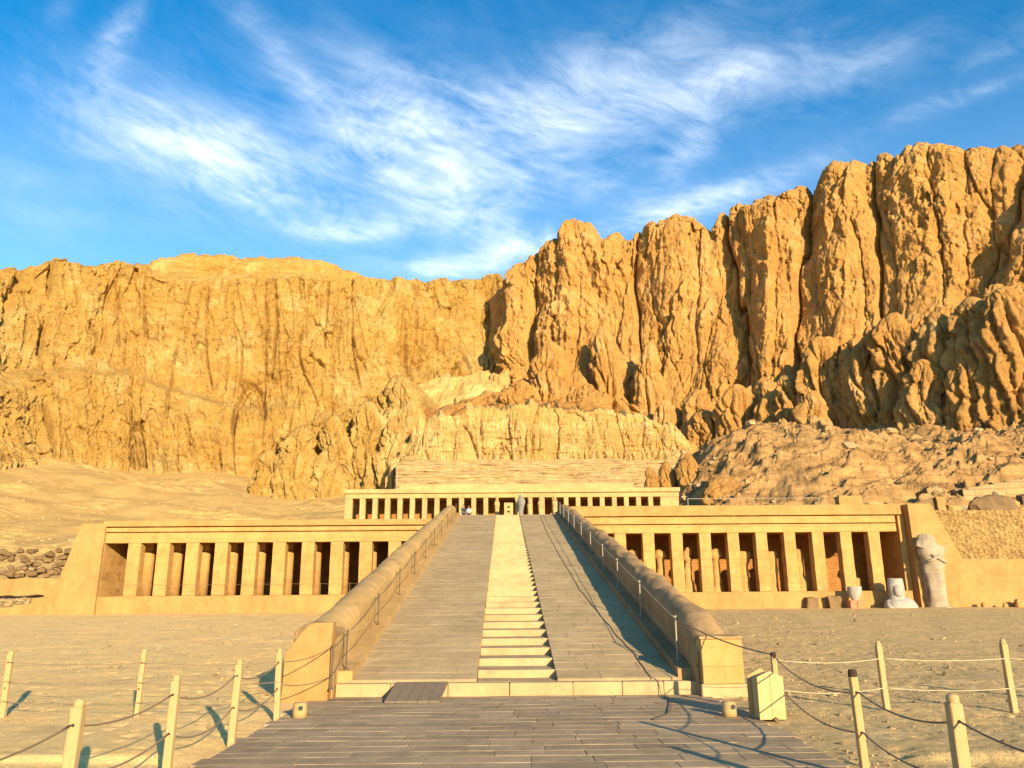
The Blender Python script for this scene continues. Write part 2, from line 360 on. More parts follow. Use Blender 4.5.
M['white'] = stone_mat('white_limestone', (0.334, 0.299, 0.255), (0.361, 0.330, 0.291), None, dirt=.5, bs=1.3)
M['statue'] = stone_mat('pinkish_limestone', (0.339, 0.255, 0.171), (0.378, 0.303, 0.224), (3., .75, .015), 'XZ', .5, jstr=.5, bs=1.3)
M['red'] = stone_mat('red_granite', (.50, .17, .08), (.58, .24, .12), None, dirt=.5)
M['darkstone'] = stone_mat('dark_mudbrick', (.17, .105, .05), (.24, .15, .075), None, dirt=.7, bs=1.5)
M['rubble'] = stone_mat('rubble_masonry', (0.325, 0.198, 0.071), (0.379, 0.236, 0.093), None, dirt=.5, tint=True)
M['terrace'] = stone_mat('terrace_masonry', (0.392, 0.257, 0.116), (0.432, 0.287, 0.137), (3.375, 0.781, 0.060), 'XZ', .6)
M['stones'] = stone_mat('loose_stones', (0.398, 0.265, 0.129), (0.459, 0.314, 0.164), None, dirt=.4, tint=True, bs=3)
M['grey'] = stone_mat('grey_granite', (0.180, 0.170, 0.150), (0.230, 0.220, 0.190), None, dirt=.6)
def wood_mat(name, c1, c2, c3):
    m = Mat(name, .75)
    g = m.noise(1, 8, .7, 1.2, m.map((14, 14, .9))); col = m.mix(m.ramp(g, [(.35, 0), (.65, 1)]), c1, c2)
    col = m.mix(m.ramp(m.noise(2.5, 6, .7), [(.55, 0), (.75, .7)]), col, c3)
    return m.done(col, m.bump(g, .5, .01))
M['wood'] = wood_mat('painted_post_wood', (0.422, 0.267, 0.116), (0.456, 0.303, 0.143), (0.285, 0.156, 0.058))
M['wood_rust'] = wood_mat('stained_post_wood', (0.435, 0.238, 0.091), (0.510, 0.322, 0.143), (0.195, 0.077, 0.026))
M['plank'] = wood_mat('grey_planks', (0.160, 0.120, 0.077), (0.216, 0.158, 0.105), (0.104, 0.075, 0.049))
M['yellow'] = wood_mat('pale_yellow_paint', (0.471, 0.326, 0.136), (0.495, 0.356, 0.168), (0.353, 0.218, 0.080))
M['rope'] = Mat('brown_rope', .9).done((.22, .15, .09)); M['rope_l'] = Mat('pale_rope', .9).done((.62, .48, .28))
M['cable'] = Mat('dark_cable', .6).done((.11, .08, .06)); M['metal'] = Mat('dull_metal', .55).done((.33, .27, .20))
M['dark'] = Mat('dark_glass', .2).done((.05, .06, .06)); M['hole'] = Mat('drilled_hole', .9).done((.05, .03, .02))
M['cloth_d'] = Mat('dark_cloth', .9).done((.03, .04, .07)); M['cloth_w'] = Mat('white_cloth', .9).done((.75, .74, .7)); M['skin'] = Mat('skin', .6).done((.36, .2, .12))

# ---------------------------------------------------------------- ground
def gz(x, y):
    x = np.asarray(x, float); y = np.asarray(y, float)
    t = np.clip((y - 24) / 47, 0, 1); z = .82 * t * t * (3 - 2 * t)
    return z
def ground():
    def spaced(a, b, n, p): 
        t = np.linspace(0, 1, n); return a + (b - a) * t ** p
    ys = np.concatenate([[-400, -60, -10, 0, 4], spaced(6, 75, 640, 1.9), [90, 150, 400, 1200, 3500]])
    xh = np.concatenate([np.linspace(0, 16, 300), spaced(16.1, 70, 160, 1.5), [110, 300, 1200, 3500]])
    xs = np.concatenate([-xh[::-1], xh[1:]])
    X, Y = np.meshgrid(xs, ys, indexing='ij')
    Z = gz(X, Y)
    sd = .45 + .55 / (1 + np.exp(-X)); n = .045 * fbm(X * .35, Y * .35, 3, 3) + .011 * sd * fbm(X * 2.6, Y * 2.6, 9, 5, .6) + .02 * sd * facets(X * 5, Y * 5, 77) * (perlin(X * .8, Y * .8, 78) > .05)
    hoof = worley(X * 1.9, Y * 1.9, 5); n = n - .045 * np.exp(-(hoof[0] / .22) ** 2) * (hoof[2] > .45) * (perlin(X * .35, Y * .35, 6) > -.05)
    # low eroded banks running across beside the path
    for sgn, yc, x0 in ((-1, 13.6, 4.9), (1, 13.0, 6.0)):
        yy = yc + .25 * perlin(X * .5, X * 0 + 3, 4) ; d = Y - yy; m = np.clip((sgn * X - x0) / .7, 0, 1) * np.clip((16 - sgn * X) / 3, 0, 1)
        n = n + m * .11 / (1 + np.exp(-d / .05)) * np.exp(-np.clip(d, 0, None) / 1.6)
    off = np.clip((np.abs(X - .1) - 4.7) / .9, 0, 1) + np.clip((Y - 21.3) / 1, 0, 1) * np.clip((np.abs(X - .25) - 5.6) / .4, 0, 1)
    off = np.clip(off, 0, 1)
    Z = Z + n * off + .015 * off - .06 * (1 - off)
    # keep it off below the temple
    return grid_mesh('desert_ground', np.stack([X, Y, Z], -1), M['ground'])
ground()
# pebbles scattered on the sand
def pebbles():
    rnd = random.Random(3); mb = MB()
    bm = bmesh.new(); bmesh.ops.create_icosphere(bm, subdivisions=1, radius=1); base = [v.co.copy() for v in bm.verts]; fs = [tuple(v.index for v in f.verts) for f in bm.faces]; bm.free()
    for i in range(7500):
        right = rnd.random() < .72; y = 9 + 50 * rnd.random() ** 1.7
        x = (rnd.uniform(5.4, 5.6 + .62 * y) if right else -rnd.uniform(5.3, 5.6 + .62 * y))
        r = rnd.uniform(.008, .026) * (1 + 1.8 * (rnd.random() < .05)) * (1 + y * .02); a = rnd.random() * 6.28; ca, sa = math.cos(a), math.sin(a)
        z = float(gz(x, y)) + .015; k = [rnd.uniform(.7, 1.3) for _ in base]; e = rnd.uniform(.6, 1)
        mb.add([(x + (p.x * ca - p.y * sa * e) * r * q, y + (p.x * sa + p.y * ca * e) * r * q, z + p.z * r * .7 * q) for p, q in zip(base, k)], fs, rnd.uniform(.4, 1.05))
    tag(mb.build('gravel', M['stones']), 'small pebbles and stone chips scattered over the sand', 'gravel', None, 'stuff')
pebbles()

# ---------------------------------------------------------------- paving slabs
def slabs(name, x0, x1, y0, y1, zf, rowh, wmin, wmax, mat, rnd, gap=.016, th=.05, parent=None, jit=.006, edge=0., tr=(.78, 1.08)):
    mb = MB(); y = y0
    while y < y1 - .05:
        h = min(rowh * rnd.uniform(.85, 1.15), y1 - y)
        if y1 - y - h < rowh * .4: h = y1 - y
        x = x0 + rnd.uniform(-edge, edge); xe = x1 + rnd.uniform(-edge, edge); first = True
        while x < xe - .02:
            w = rnd.uniform(wmin, wmax) * (rnd.uniform(.4, 1) if first else 1); first = False
            if xe - x - w < wmin * .5: w = xe - x
            g = gap / 2; a, b, c, d = x + g, x + w - g, y + g, y + h - g; e = min(.012, gap * .8)
            dz = [rnd.uniform(-jit, jit) for _ in range(4)]; q = rnd.uniform(*tr)
            P = lambda px, py, k, dd: (px, py, zf(px, py) + dz[k] + dd)
            j = lambda: rnd.uniform(-g * .8, g * .8)
            a, b = x + g * .45, x + w - g * .45
            c4 = [(a + j(), c + j()), (b + j(), c + j()), (b + j(), d + j()), (a + j(), d + j())]
            lo = [P(px, py, k, -th) for k, (px, py) in enumerate(c4)]; mi = [P(px, py, k, -e) for k, (px, py) in enumerate(c4)]
            sg = [(1, 1), (-1, 1), (-1, -1), (1, -1)]; hi = [P(px + sx * e, py + sy * e, k, 0) for k, ((px, py), (sx, sy)) in enumerate(zip(c4, sg))]
            mb.add(lo + mi + hi, [(0,1,5,4),(1,2,6,5),(2,3,7,6),(3,0,4,7),(4,5,9,8),(5,6,10,9),(6,7,11,10),(7,4,8,11),(8,9,10,11)], q)
            x += w
        y += h
    return mb.build(name, mat, parent)
rnd = random.Random(11)
pv = slabs('paved_path', -4.85, 5.15, 4.0, 21.19, lambda x, y: .02 + .012 * mn.noise(Vector((x * .6, y * .6, 0))), .47, .7, 1.7, M['paving'], rnd, .010, edge=.10, jit=.004)
tag(pv, kind='structure')
bed = MB().box(-4.75, 5.05, 3.9, 21.15, -.2, -.012); tag(bed.build('path_bed', Mat('path_joint_sand', .95).done((.40, .31, .20))), kind='structure')

# ---------------------------------------------------------------- the ramp
K = math.tan(rad(10)); YB, YT = 21.2, 70.3
def rz(y): return .33 + K * (y - YB)
SX0, SX1 = -.74, 1.34
RX0, RX1 = -4.05, 4.45
ramp = thing('temple_ramp', 'long stone ramp with a central stairway and rounded parapets rising to the upper terrace', 'ramp', (0.25, YB, 0))
for a, b, rr in ((RX0, SX0, 21), (SX1, RX1, 22)):
    slabs('paving', a, b, YB + .32, YT, lambda x, y: rz(y), .72, .9, 2.2, M['rpaving'], random.Random(rr), .010, .5, ramp, .003, 0, (.9, 1.06))
    MB().hexa([(a + .005, YB + .3, 0.1), (b - .005, YB + .3, 0.1), (b - .005, YT, .1), (a + .005, YT, .1), (a + .005, YB + .3, rz(YB + .3) - .012), (b - .005, YB + .3, rz(YB + .3) - .012), (b - .005, YT, rz(YT) - .012), (a + .005, YT, rz(YT) - .012)]).build('paving_bed', M['rpaving_b'] if 'rpaving_b' in M else M.setdefault('rpaving_b', stone_mat('ramp_bed_stone', (.33, .24, .13), (.38, .28, .15))), ramp)
# steps
NS = 43; RUN = (YT - YB) / NS
for i in range(NS):
    y0 = YB + (.32 if i == 0 else i * RUN); y1 = YB + (i + 1) * RUN; z = rz(YB + i * RUN)
    m = MB().rbox(SX0 + .004, SX1 - .004, y0, y1 + .02, max(0.05, z - .5), z, .35, .008, 1.5, i * 3., bev=.02)
    m.build('step', M['step'], ramp)
# kerb stones across the foot of the ramp
xs = [-4.28, -2.9, -1.45, 0.1, 1.7, 2.95, 4.0, 4.86, 6.02]
for i in range(len(xs) - 1):
    y0 = YB + (.0 if i < 7 else -.42)
    MB().rbox(xs[i] + .004, xs[i+1] - .004, y0 - (0.02 if i % 2 else 0), YB + .315, -.05, .33 if i < 7 else .30, .3, .008, 2., i * 7., bev=.025).build('kerb_stone', M['step'], ramp)
# parapets: an inner face, a rounded worn coping, a pier at the foot and a low ledge
def ph(y): return np.interp(y, [21, 30, 45, 60, 70], [1.42, 1.36, 1.2, 1.0, .85])
def parapet(s):
    ph = (lambda y: np.interp(y, [21, 30, 45, 60, 70], [1.42, 1.36, 1.2, 1.0, .85])) if s < 0 else (lambda y: np.interp(y, [20.9, 21.3, 22.6, 30, 45, 60, 70], [1.0, 1.12, 1.42, 1.36, 1.2, 1.0, .85]))
    xi = -4.30 if s < 0 else 4.83; w = .95
    ys = np.linspace(YB - .25, YT + .4, 240); prof = []
    na = 15
    for k in range(na + 1):
        a = math.pi * k / na; prof.append((.5 - .5 * math.cos(a), math.sin(a)))
    rows = []
    for y in ys:
        h = ph(y); zb = rz(y); hr = .42
        row = [(xi, y, min(zb, .3 if y < 22 else zb) - .55)] + [(xi, y, zb + (h - hr) * t) for t in (.25, .5, .75)]
        row += [(xi + s * w * c, y, zb + h - hr + hr * q) for c, q in prof]
        row += [(xi + s * w, y, zb + (h - hr) * .5), (xi + s * (w + .05), y, -.1)]
        rows.append(row)
    P = np.array(rows); n1 = fbm(P[..., 1] * 1.1, P[..., 2] * 2.2 + P[..., 0] * 2, 31, 4); n2 = fbm(P[..., 1] * .35, P[..., 0] * 1.5, 41, 3)
    top = np.zeros(P.shape[1]); top[5:-3] = 1
    amp = .075 if s > 0 else .02
    P[..., 2] += top[None] * (n1 * amp * 1.4 + n2 * .03); P[..., 0] += s * .6 * amp * n1
    if s > 0: P = P[:, ::-1].copy()
    else: pass
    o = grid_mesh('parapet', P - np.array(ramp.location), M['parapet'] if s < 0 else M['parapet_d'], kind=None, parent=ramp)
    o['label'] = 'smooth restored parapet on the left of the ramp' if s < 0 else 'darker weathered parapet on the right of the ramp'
    # end cap
    e = rows[0]; MB().add([tuple(p) for p in e], [tuple(range(len(e)))]).build('end_face', M['sandstone'], o, loc=(0, 0, 0)).location = (-ramp.location.x, -ramp.location.y, 0)
    e = rows[-1]; MB().add([tuple(p) for p in e], [tuple(range(len(e)))]).build('end_face', M['sandstone'], o, loc=(0, 0, 0)).location = (-ramp.location.x, -ramp.location.y, 0)
    # inner ledge
    a, b = sorted((xi - s * .003, xi - s * .38)); 
    mb = MB(); yy = YB + .33
    while yy < YT:
        y2 = min(yy + random.Random(int(yy * 9)).uniform(2.2, 4.2), YT + .3)
        p = [(a, yy, rz(yy) - .2), (b, yy, rz(yy) - .2), (b, y2 - .02, rz(y2) - .2), (a, y2 - .02, rz(y2) - .2)]
        mb.hexa(p + [(q[0], q[1], q[2] + .42) for q in p]); yy = y2
    mb.build('ledge', M['parapet'] if s < 0 else M['parapet_d'], ramp)
    # pier
    if s < 0:
        def shp(p):
            x, y, z = p; u = (x + 5.45) / 1.15
            top = 1.12 + .72 * math.sin(min(1, max(0, u) / .62) * math.pi / 2) if u < .62 else 1.84 + .03 * (u - .62)
            return (x + .03 * z, y, z if z < .9 else .9 + (z - .9) * (top - .9) / .95)
        MB().rbox(-5.47, -4.33, 20.55, 21.02, -.1, 1.85, .09, .012, 2.2, 3., shp, .03).build('pier', M['plaster'], ramp)
        MB().rbox(-5.36, -4.31, 21.03, 22.6, -.1, 1.62, .12, .03, 1.6, 5., lambda p: (p[0], p[1], p[2] + (.22 * math.sin(math.pi * min(1, max(0, (p[0] + 5.36) / 1.05))) if p[2] > 1.2 else 0)), .05).build('pier_core', M['worn'], ramp)
    else:
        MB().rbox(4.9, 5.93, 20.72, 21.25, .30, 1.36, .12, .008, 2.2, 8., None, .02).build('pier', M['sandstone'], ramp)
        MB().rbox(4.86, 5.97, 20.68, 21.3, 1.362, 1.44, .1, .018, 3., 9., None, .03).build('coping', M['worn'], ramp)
parapet(-1); parapet(1)

# ---------------------------------------------------------------- temple porticoes
def portico(name, label, x0, x1, pc, pw, zt, z_op, zb, yf, lines, right):
    t = thing(name, label, 'portico', ((x0 + x1) / 2, yf, .8)); S = M['sandstone']
    nb = 3
    MB().rbox(x0, x1, yf - .35, yf + 1.5, .3, zb, .9, .03, .6, 2., None, .05).build('plinth', M['plaster'], t)
    MB().box(x0, x1, yf + 1.4, yf + 7.5, zb - .5, zb - .02).build('floor', M['sandstone'], t)
    for i, x in enumerate(pc):
        mb = MB().rbox(x - pw / 2, x + pw / 2, yf, yf + 1.0, zb + .003, z_op, .32, .022 if right else .015, 1.2, i * 5.3 + x0, None, .035); mb.build('pillar', S, t)
    e = [x0] + lines
    # entablature: architrave, fascia, cornice in stepped courses
    MB().rbox(x0, x1 - (.6 if right else 0), yf - .04, yf + 1.2, z_op + .003, lines[0] - .08, .8, .012, 1, 7., None, .03).build('architrave', S, t)
    MB().rbox(x0, x1 - (.6 if right else 0), yf - .06, yf + 1.2, lines[0] + .003, lines[1] - .09, .8, .012, 1, 8., None, .04).build('frieze', S, t)
    MB().rbox(x0 - (.0 if right else .3), x1, yf - .14, yf + 1.2, lines[1] + .003, zt, .8, .014, 1, 9., None, .05).build('cornice', M['plaster'], t)
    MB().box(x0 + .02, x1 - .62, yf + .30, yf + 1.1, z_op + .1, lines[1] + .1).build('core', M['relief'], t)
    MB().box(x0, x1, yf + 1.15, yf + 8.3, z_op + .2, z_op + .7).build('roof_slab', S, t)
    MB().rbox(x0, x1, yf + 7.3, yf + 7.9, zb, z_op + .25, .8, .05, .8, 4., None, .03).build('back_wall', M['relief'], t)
    return t
LZ = [7.85, 8.32]; RZ_ = [8.22, 8.93]
pcL = [-32.95 + 2.57 * k for k in range(12)]
left = portico('left_portico', 'long left portico of square pillars in smooth sandstone under a plain cornice', -35.6, -4.4, pcL, 1.13, 8.85, 6.88, 2.3, 72., LZ, False)
for i, x in enumerate(pcL):     # inner row of polygonal columns
    x -= .0; c = MB().lathe([(.56, 2.29), (.54, 5.9), (.53, 6.35)], x, 75.1, 16, seed=i * 2., amp=.015).build('column', M['sandstone'], left, True)
    MB().rbox(x - .6, x + .6, 74.5, 75.7, 6.352, 7.07, .4, .01, 1, 1., None, .03).build('capital', M['sandstone'], c, loc=left.location)
MB().rbox(-36.4, -35.602, 72.02, 79.6, 2.2, 7.2, .6, .02, 1, 2.).build('side_wall', M['sandstone'], left)
pcR = [7.82 + 2.54 * k for k in range(11)]
right = portico('right_portico', 'right portico with eroded pillars, broken statues inside and a cracked cornice', 5.95, 35.9, pcR, 1.04, 9.85, 7.42, 2.27, 71.9, RZ_, True)
MB().rbox(35.9, 36.5, 72.6, 79.6, 2.2, 8.9, .6, .02, 1, 2.).build('side_wall', M['sandstone'], right)
# broken figures standing in the right portico, each an own thing
rnd = random.Random(5)
kinds = ['stump', 'shaft', 'shaft', 'head', 'shaft', 'slab', 'slab2', 'torso', None, 'low']
desc = {'stump': 'low broken stone stump', 'shaft': 'broken shaft', 'head': 'eroded stone figure with a lumpy head', 'slab': 'wide flat topped stone figure', 'slab2': 'tall pale stone slab figure', 'torso': 'headless stone torso with a narrow waist', 'low': 'short rounded stone block'}
ordw = ['first', 'second', 'third', 'fourth', 'fifth', 'sixth', 'seventh', 'eighth', 'ninth', 'tenth', 'eleventh', 'twelfth', 'thirteenth', 'fourteenth', 'fifteenth', 'sixteenth', 'seventeenth', 'eighteenth', 'nineteenth', 'twentieth']
for i, kd in enumerate(kinds):
    if not kd: continue
    x = pcR[i] + 1.22; y = 73.55; mb = MB(); s = i * 4.1 + 2
    z = 2.26
    if kd == 'stump': prof = [(.5, 0), (.5, 1.2), (.42, 1.9), (.15, 2.1)]
    elif kd == 'shaft': prof = [(.62, 0), (.55, .5), (.4, .7), (.36, 2.2), (.4, 2.9), (.62, 3.2), (.5, 3.7), (.15, 3.8)]
    elif kd == 'head': prof = [(.55, 0), (.5, .8), (.36, 1.2), (.34, 2.6), (.55, 2.9), (.3, 3.2), (.42, 3.6), (.2, 4.0)]
    elif kd == 'slab': prof = [(.5, 0), (.48, 1.2), (.42, 2.2), (.62, 2.6), (.66, 3.5), (.5, 3.6)]
    elif kd == 'slab2': prof = [(.56, 0), (.5, 1.4), (.58, 2.4), (.62, 3.4), (.5, 3.55)]
    elif kd == 'torso': prof = [(.72, 0), (.66, .9), (.36, 1.5), (.42, 2.4), (.32, 3.0), (.36, 3.7), (.1, 3.85)]
    else: prof = [(.45, 0), (.45, .9), (.3, 1.1)]
    q = []
    for a, b in zip(prof[:-1], prof[1:]):
        for t in (0, .33, .66): q.append((a[0] + (b[0] - a[0]) * t, z + a[1] + (b[1] - a[1]) * t))
    q.append((prof[-1][0], z + prof[-1][1]))
    o = mb.lathe(q, x, y, 14, 1., .7, s, .16).build('broken_statue', M['sandstone'], None, False, (x, y, z))
    tag(o, f'{desc[kd]} in the {ordw[i]} bay right of the ramp', 'statue', 'broken statues inside the right portico')

# battered end walls
def wall_prism(mb, poly, y0, y1, lean=0.06, step=None):
    n = len(poly); z0 = min(p[1] for p in poly)
    f = [(x, y0 + lean * (z - z0), z) for x, z in poly]; b = [(x, y1, z) for x, z in poly]
    return mb.add(f + b, [tuple(range(n))] + [tuple(range(n, 2 * n))[::-1]] + [(i, n + i, n + (i + 1) % n, (i + 1) % n)[::-1] for i in range(n)])
lw = thing('battered_wall', 'tall sloping end wall of smooth stone with a stepped foot, left of the left portico', 'wall', (-39, 72, .5))
wall_prism(MB(), [(-35.62, .4), (-35.62, 8.3), (-35.9, 8.6), (-37.75, 8.6), (-39.3, 2.9), (-40.1, 2.75), (-40.15, 2.3), (-41.1, 2.2), (-41.2, 1.75), (-41.4, 1.7), (-41.4, .4)][::-1], 71.55, 79, .03).build('wall', M['plaster'], lw)
wall_prism(MB(), [(-41.402, .4), (-41.402, 1.69), (-42.6, 1.62), (-42.7, 1.45), (-44.6, 1.4), (-60, 1.3), (-60, .4)][::-1], 71.5, 73, .03).build('footing', M['plaster'], lw)
rw = thing('sloping_buttress', 'smooth plastered end wall sloping down to the right behind the standing statue', 'wall', (40, 72, .5))
wall_prism(MB(), [(36.52, .3), (36.52, 9.85), (38.6, 9.87), (40.8, 4.95), (62, 4.75), (62, .3)][::-1], 71.5, 77, .02).build('wall', M['plaster'], rw)
# rubble masonry wall
def rubble():
    xs = np.arange(37.6, 61, .08); zs = np.arange(4.3, 9.6, .09); X, Z = np.meshgrid(xs, zs, indexing='ij')
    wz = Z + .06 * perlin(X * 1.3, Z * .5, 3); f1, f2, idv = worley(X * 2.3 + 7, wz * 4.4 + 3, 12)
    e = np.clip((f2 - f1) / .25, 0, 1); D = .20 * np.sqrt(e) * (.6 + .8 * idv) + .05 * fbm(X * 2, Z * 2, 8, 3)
    top = 9.35 + .12 * fbm(X * .8, X * 0, 5, 3); Zc = np.minimum(Z, top)
    back = np.where(Z > top, (Z - top) * 6, 0)
    P = np.stack([X, 72.35 - D + back + .03 * (Z - 4.3), Zc], -1)
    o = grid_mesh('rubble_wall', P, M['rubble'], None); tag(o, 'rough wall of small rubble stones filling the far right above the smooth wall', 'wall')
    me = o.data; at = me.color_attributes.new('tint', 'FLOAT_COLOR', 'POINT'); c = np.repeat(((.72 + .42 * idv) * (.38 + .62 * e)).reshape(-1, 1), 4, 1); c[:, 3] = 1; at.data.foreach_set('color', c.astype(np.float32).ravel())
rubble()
# terrace body behind the porticoes
tag(MB().box(-37.7, 37.6, 79.95, 112, 0, 9.02).build('upper_terrace', M['plaster']), kind='structure')
tag(MB().box(-5.5, 5.7, 70.3, 79.94, 8.0, 9.0).build('ramp_landing', M['rpaving_b']), kind='structure')
tag(MB().box(37.65, 64, 77.05, 100, 0, 9.1).build('side_terrace', M['talus_r']), kind='structure')

# ---------------------------------------------------------------- upper portico
up = thing('upper_portico', 'far upper colonnade of many narrow square pillars at the top of the ramp', 'portico', (1, 86, 9))
mpx = .1074
cen = [354.7, 367.6, 380, 392.6, 405, 417.4, 429.8, 442.2, 454.5, 467, 479.2, 491.4]; cl = [(c - 504.5) * mpx + .05 for c in cen]
cr = [(c - 504.5) * mpx + .05 for c in [524, 536.2, 548.4, 560.4, 572.4, 584.5, 596.7, 609, 621.2, 633.4, 645.8, 658]]
opens = [(c - .4, c + .4) for c in cl] + [(-.62, 1.16)] + [(c - .4, c + .4) for c in cr]
ed = [-17.25] + [v for o_ in opens for v in o_] + [18.95]
for i in range(0, len(ed), 2):
    MB().rbox(ed[i], ed[i+1], 86, 86.7, 9.02, 12.28, .4, .01, 1.2, i * 2.).build('pillar', M['pale'], up)
MB().rbox(-17.25, 19., 85.97, 86.8, 12.283, 12.78, .8, .01, 1, 3.).build('architrave', M['pale'], up)
MB().rbox(-17.4, 19.1, 85.75, 86.8, 12.783, 13.25, .8, .012, 1, 4., None, .05).build('cornice', M['pale'], up)
MB().box(-17.25, 19., 86.75, 92, 12.4, 12.75).build('roof_slab', M['pale'], up)
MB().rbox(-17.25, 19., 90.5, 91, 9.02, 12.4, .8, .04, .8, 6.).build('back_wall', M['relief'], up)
MB().rbox(-17.25, 19., 85.9, 85.98, 9.9, 10.0, .8, .003, 1, 6.).build('rail', M['pale'], up)
uw = MB().rbox(-12.1, 14.9, 91.05, 93, 9., 14.45, .9, .015, 1, 5., None, .06).build('setback_wall', M['pale'], None, False, (1.4, 92, 9)); tag(uw, 'plain pale wall set back above the upper colonnade', 'wall')
# the statues and pillars figures in front of the upper colonnade
def osiride(x, y, z, h, seed, mat, name, label, group=None, amp=.05, broken=False, w=1.):
    o = thing(name, label, 'statue', (x, y, z), group)
    pr = [(.20, 0), (.205, .02), (.15, .03), (.145, .10), (.135, .25), (.15, .42), (.165, .52), (.175, .60), (.20, .68), (.205, .74), (.17, .79), (.09, .81)]
    q = []
    for a, b in zip(pr[:-1], pr[1:]):
        for t in (0, .25, .5, .75): q.append(((a[0] + (b[0] - a[0]) * t) * h * w, z + (a[1] + (b[1] - a[1]) * t) * h))
    q.append((pr[-1][0] * h * w, z + pr[-1][1] * h))
    MB().lathe(q, x, y, 22, 1., .72, seed, amp).build('body', mat, o, True)
    # crossed forearms
    for s in (-1, 1):
        MB().tube([(x + s * .15 * h * w, y - .10 * h * w, z + .58 * h), (x + s * .05 * h, y - .135 * h * w, z + .61 * h), (x - s * .06 * h, y - .13 * h * w, z + .67 * h)], .022 * h, 8, .017 * h).build('arm', mat, o, True)
    return o
def nemes_head(parent, x, y, z, s, mat, broken, seed):
    pr = [(.42, 0), (.52, .15), (.6, .5), (.56, .85), (.42, 1.15), (.40, 1.25)] if not broken else [(.6, 0), (.78, .25), (.82, .6), (.66, .8), (.5, .95)]
    q = []
    for a, b in zip(pr[:-1], pr[1:]):
        for t in (0, .33, .66): q.append(((a[0] + (b[0] - a[0]) * t) * s, z + (a[1] + (b[1] - a[1]) * t) * s))
    q.append((pr[-1][0] * s, z + pr[-1][1] * s))
    return MB().lathe(q, x, y, 18, 1., .8, seed, .28 * s if broken else .05 * s).build('head', mat, parent, not broken)
st = osiride(37.75, 71.0, .7, 6.85, 4., M['statue'], 'standing_statue', 'tall pinkish mummy shaped statue with crossed arms and shattered head, leaning on the buttress', None, .16, w=.80)
for ch in list(st.children): pass
nemes_head(st, 37.3, 71.0, .7 + 5.15, 1.15, M['statue'], True, 9.)
MB().rbox(36.2, 39.5, 70.0, 71.9, .35, .78, .3, .05, 1.5, 3.).build('base', M['statue'], st)
MB().rbox(36.95, 38.0, 71.2, 71.72, .8, 5.3, .4, .06, 1.2, 5.).build('back_pillar', M['statue'], st)
# white bust
bt = thing('white_bust', 'white limestone bust of a seated figure with headcloth in front of the right plinth', 'statue', (33.9, 70.2, .55))
def blocky(mb, prof, x, y, seed, n=20, sy=.75, amp=.04):
    q = []
    for a, b in zip(prof[:-1], prof[1:]):
        for t in (0, .25, .5, .75): q.append((a[0] + (b[0] - a[0]) * t, a[1] + (b[1] - a[1]) * t))
    q.append(prof[-1]); return mb.lathe(q, x, y, n, 1, sy, seed, amp)
blocky(MB(), [(1.28, .45), (1.34, .9), (1.22, 1.35), (.85, 1.62), (.42, 1.74), (.4, 1.9)], 33.95, 70.2, 3., amp=.09).build('torso', M['white'], bt, True)
hd = blocky(MB(), [(.62, 1.25), (.70, 1.5), (.60, 1.85), (.66, 2.3), (.68, 2.8), (.62, 3.2), (.56, 3.3)], 33.75, 70.1, 5., 20, .85, .10).build('headcloth', M['white'], bt, True)
blocky(MB(), [(.2, 1.78), (.34, 1.95), (.42, 2.3), (.40, 2.65), (.2, 2.8)], 33.72, 69.66, 6., 16, .7, .03).build('face', M['white'], bt, True)
for s in (-1, 1): MB().tube([(33.95 + s * .95, 70.1, 1.35), (33.95 + s * 1.12, 69.8, .9), (33.95 + s * .8, 69.45, .6)], .3, 10, .22).build('arm', M['white'], bt, True)
# white head on red base
rb = thing('red_granite_statue', 'small white crowned stone head set on a red granite block in front of the plinth', 'statue', (30.2, 70.3, .55))
MB().rbox(29.62, 30.2, 70.0, 70.8, .45, 1.5, .2, .05, 2., 3.).build('red_block', M['red'], rb)
MB().rbox(30.21, 30.75, 69.95, 70.8, .45, 1.45, .2, .05, 2., 8.).build('red_block', M['red'], rb)
blocky(MB(), [(.24, 1.42), (.34, 1.6), (.52, 1.95), (.60, 2.3), (.62, 2.6), (.55, 2.66)], 30.2, 70.3, 7., 18, .8, .06).build('head', M['white'], rb, True)
# dark rough blocks against the plinth
for i, (x, w) in enumerate(((27.0, 1.05), (29.0 - .1, .98))):
    b = MB().rbox(x - w / 2 - .25, x + w / 2 - .25, 70.85, 71.5, .5, 1.75 - .1 * (i == 0) + .1, .2, .11, 1.6, i * 9. + 2).build('rough_block', M['darkstone'], None, False, (x, 71.2, .6))
    tag(b, ['dark brown rough stone block, left of the pair leaning on the right plinth', 'dark brown rough stone block beside the red granite statue, squarer than its neighbour'][i], 'stone block', 'dark blocks against the plinth')
# boulders at the foot of the right wall
rr = random.Random(8)
bl = [(41.5, .28), (43.3, .22), (44.6, .42), (45.5, .5), (46.6, .45), (47.6, .55), (48.9, .6), (50.0, .5)]
bdesc = ['small flat stone just right of the statue base', 'tiny stone beside the statue base', 'leftmost of the upright boulders at the foot of the right wall', 'second boulder at the foot of the right wall', 'third boulder at the foot of the right wall', 'fourth boulder, round topped, under the right wall', 'largest boulder under the right wall', 'rightmost boulder under the right wall']
for i, (x, r) in enumerate(bl):
    b = MB().rock((x, 70.6, .78 + r * .5), (r * 1.0, r * .8, r * 1.35), i * 3.3 + 1).build('boulder', M['sandstone'], None, False, (x, 70.7, .7)); tag(b, bdesc[i], 'boulder', 'boulders along the right wall')
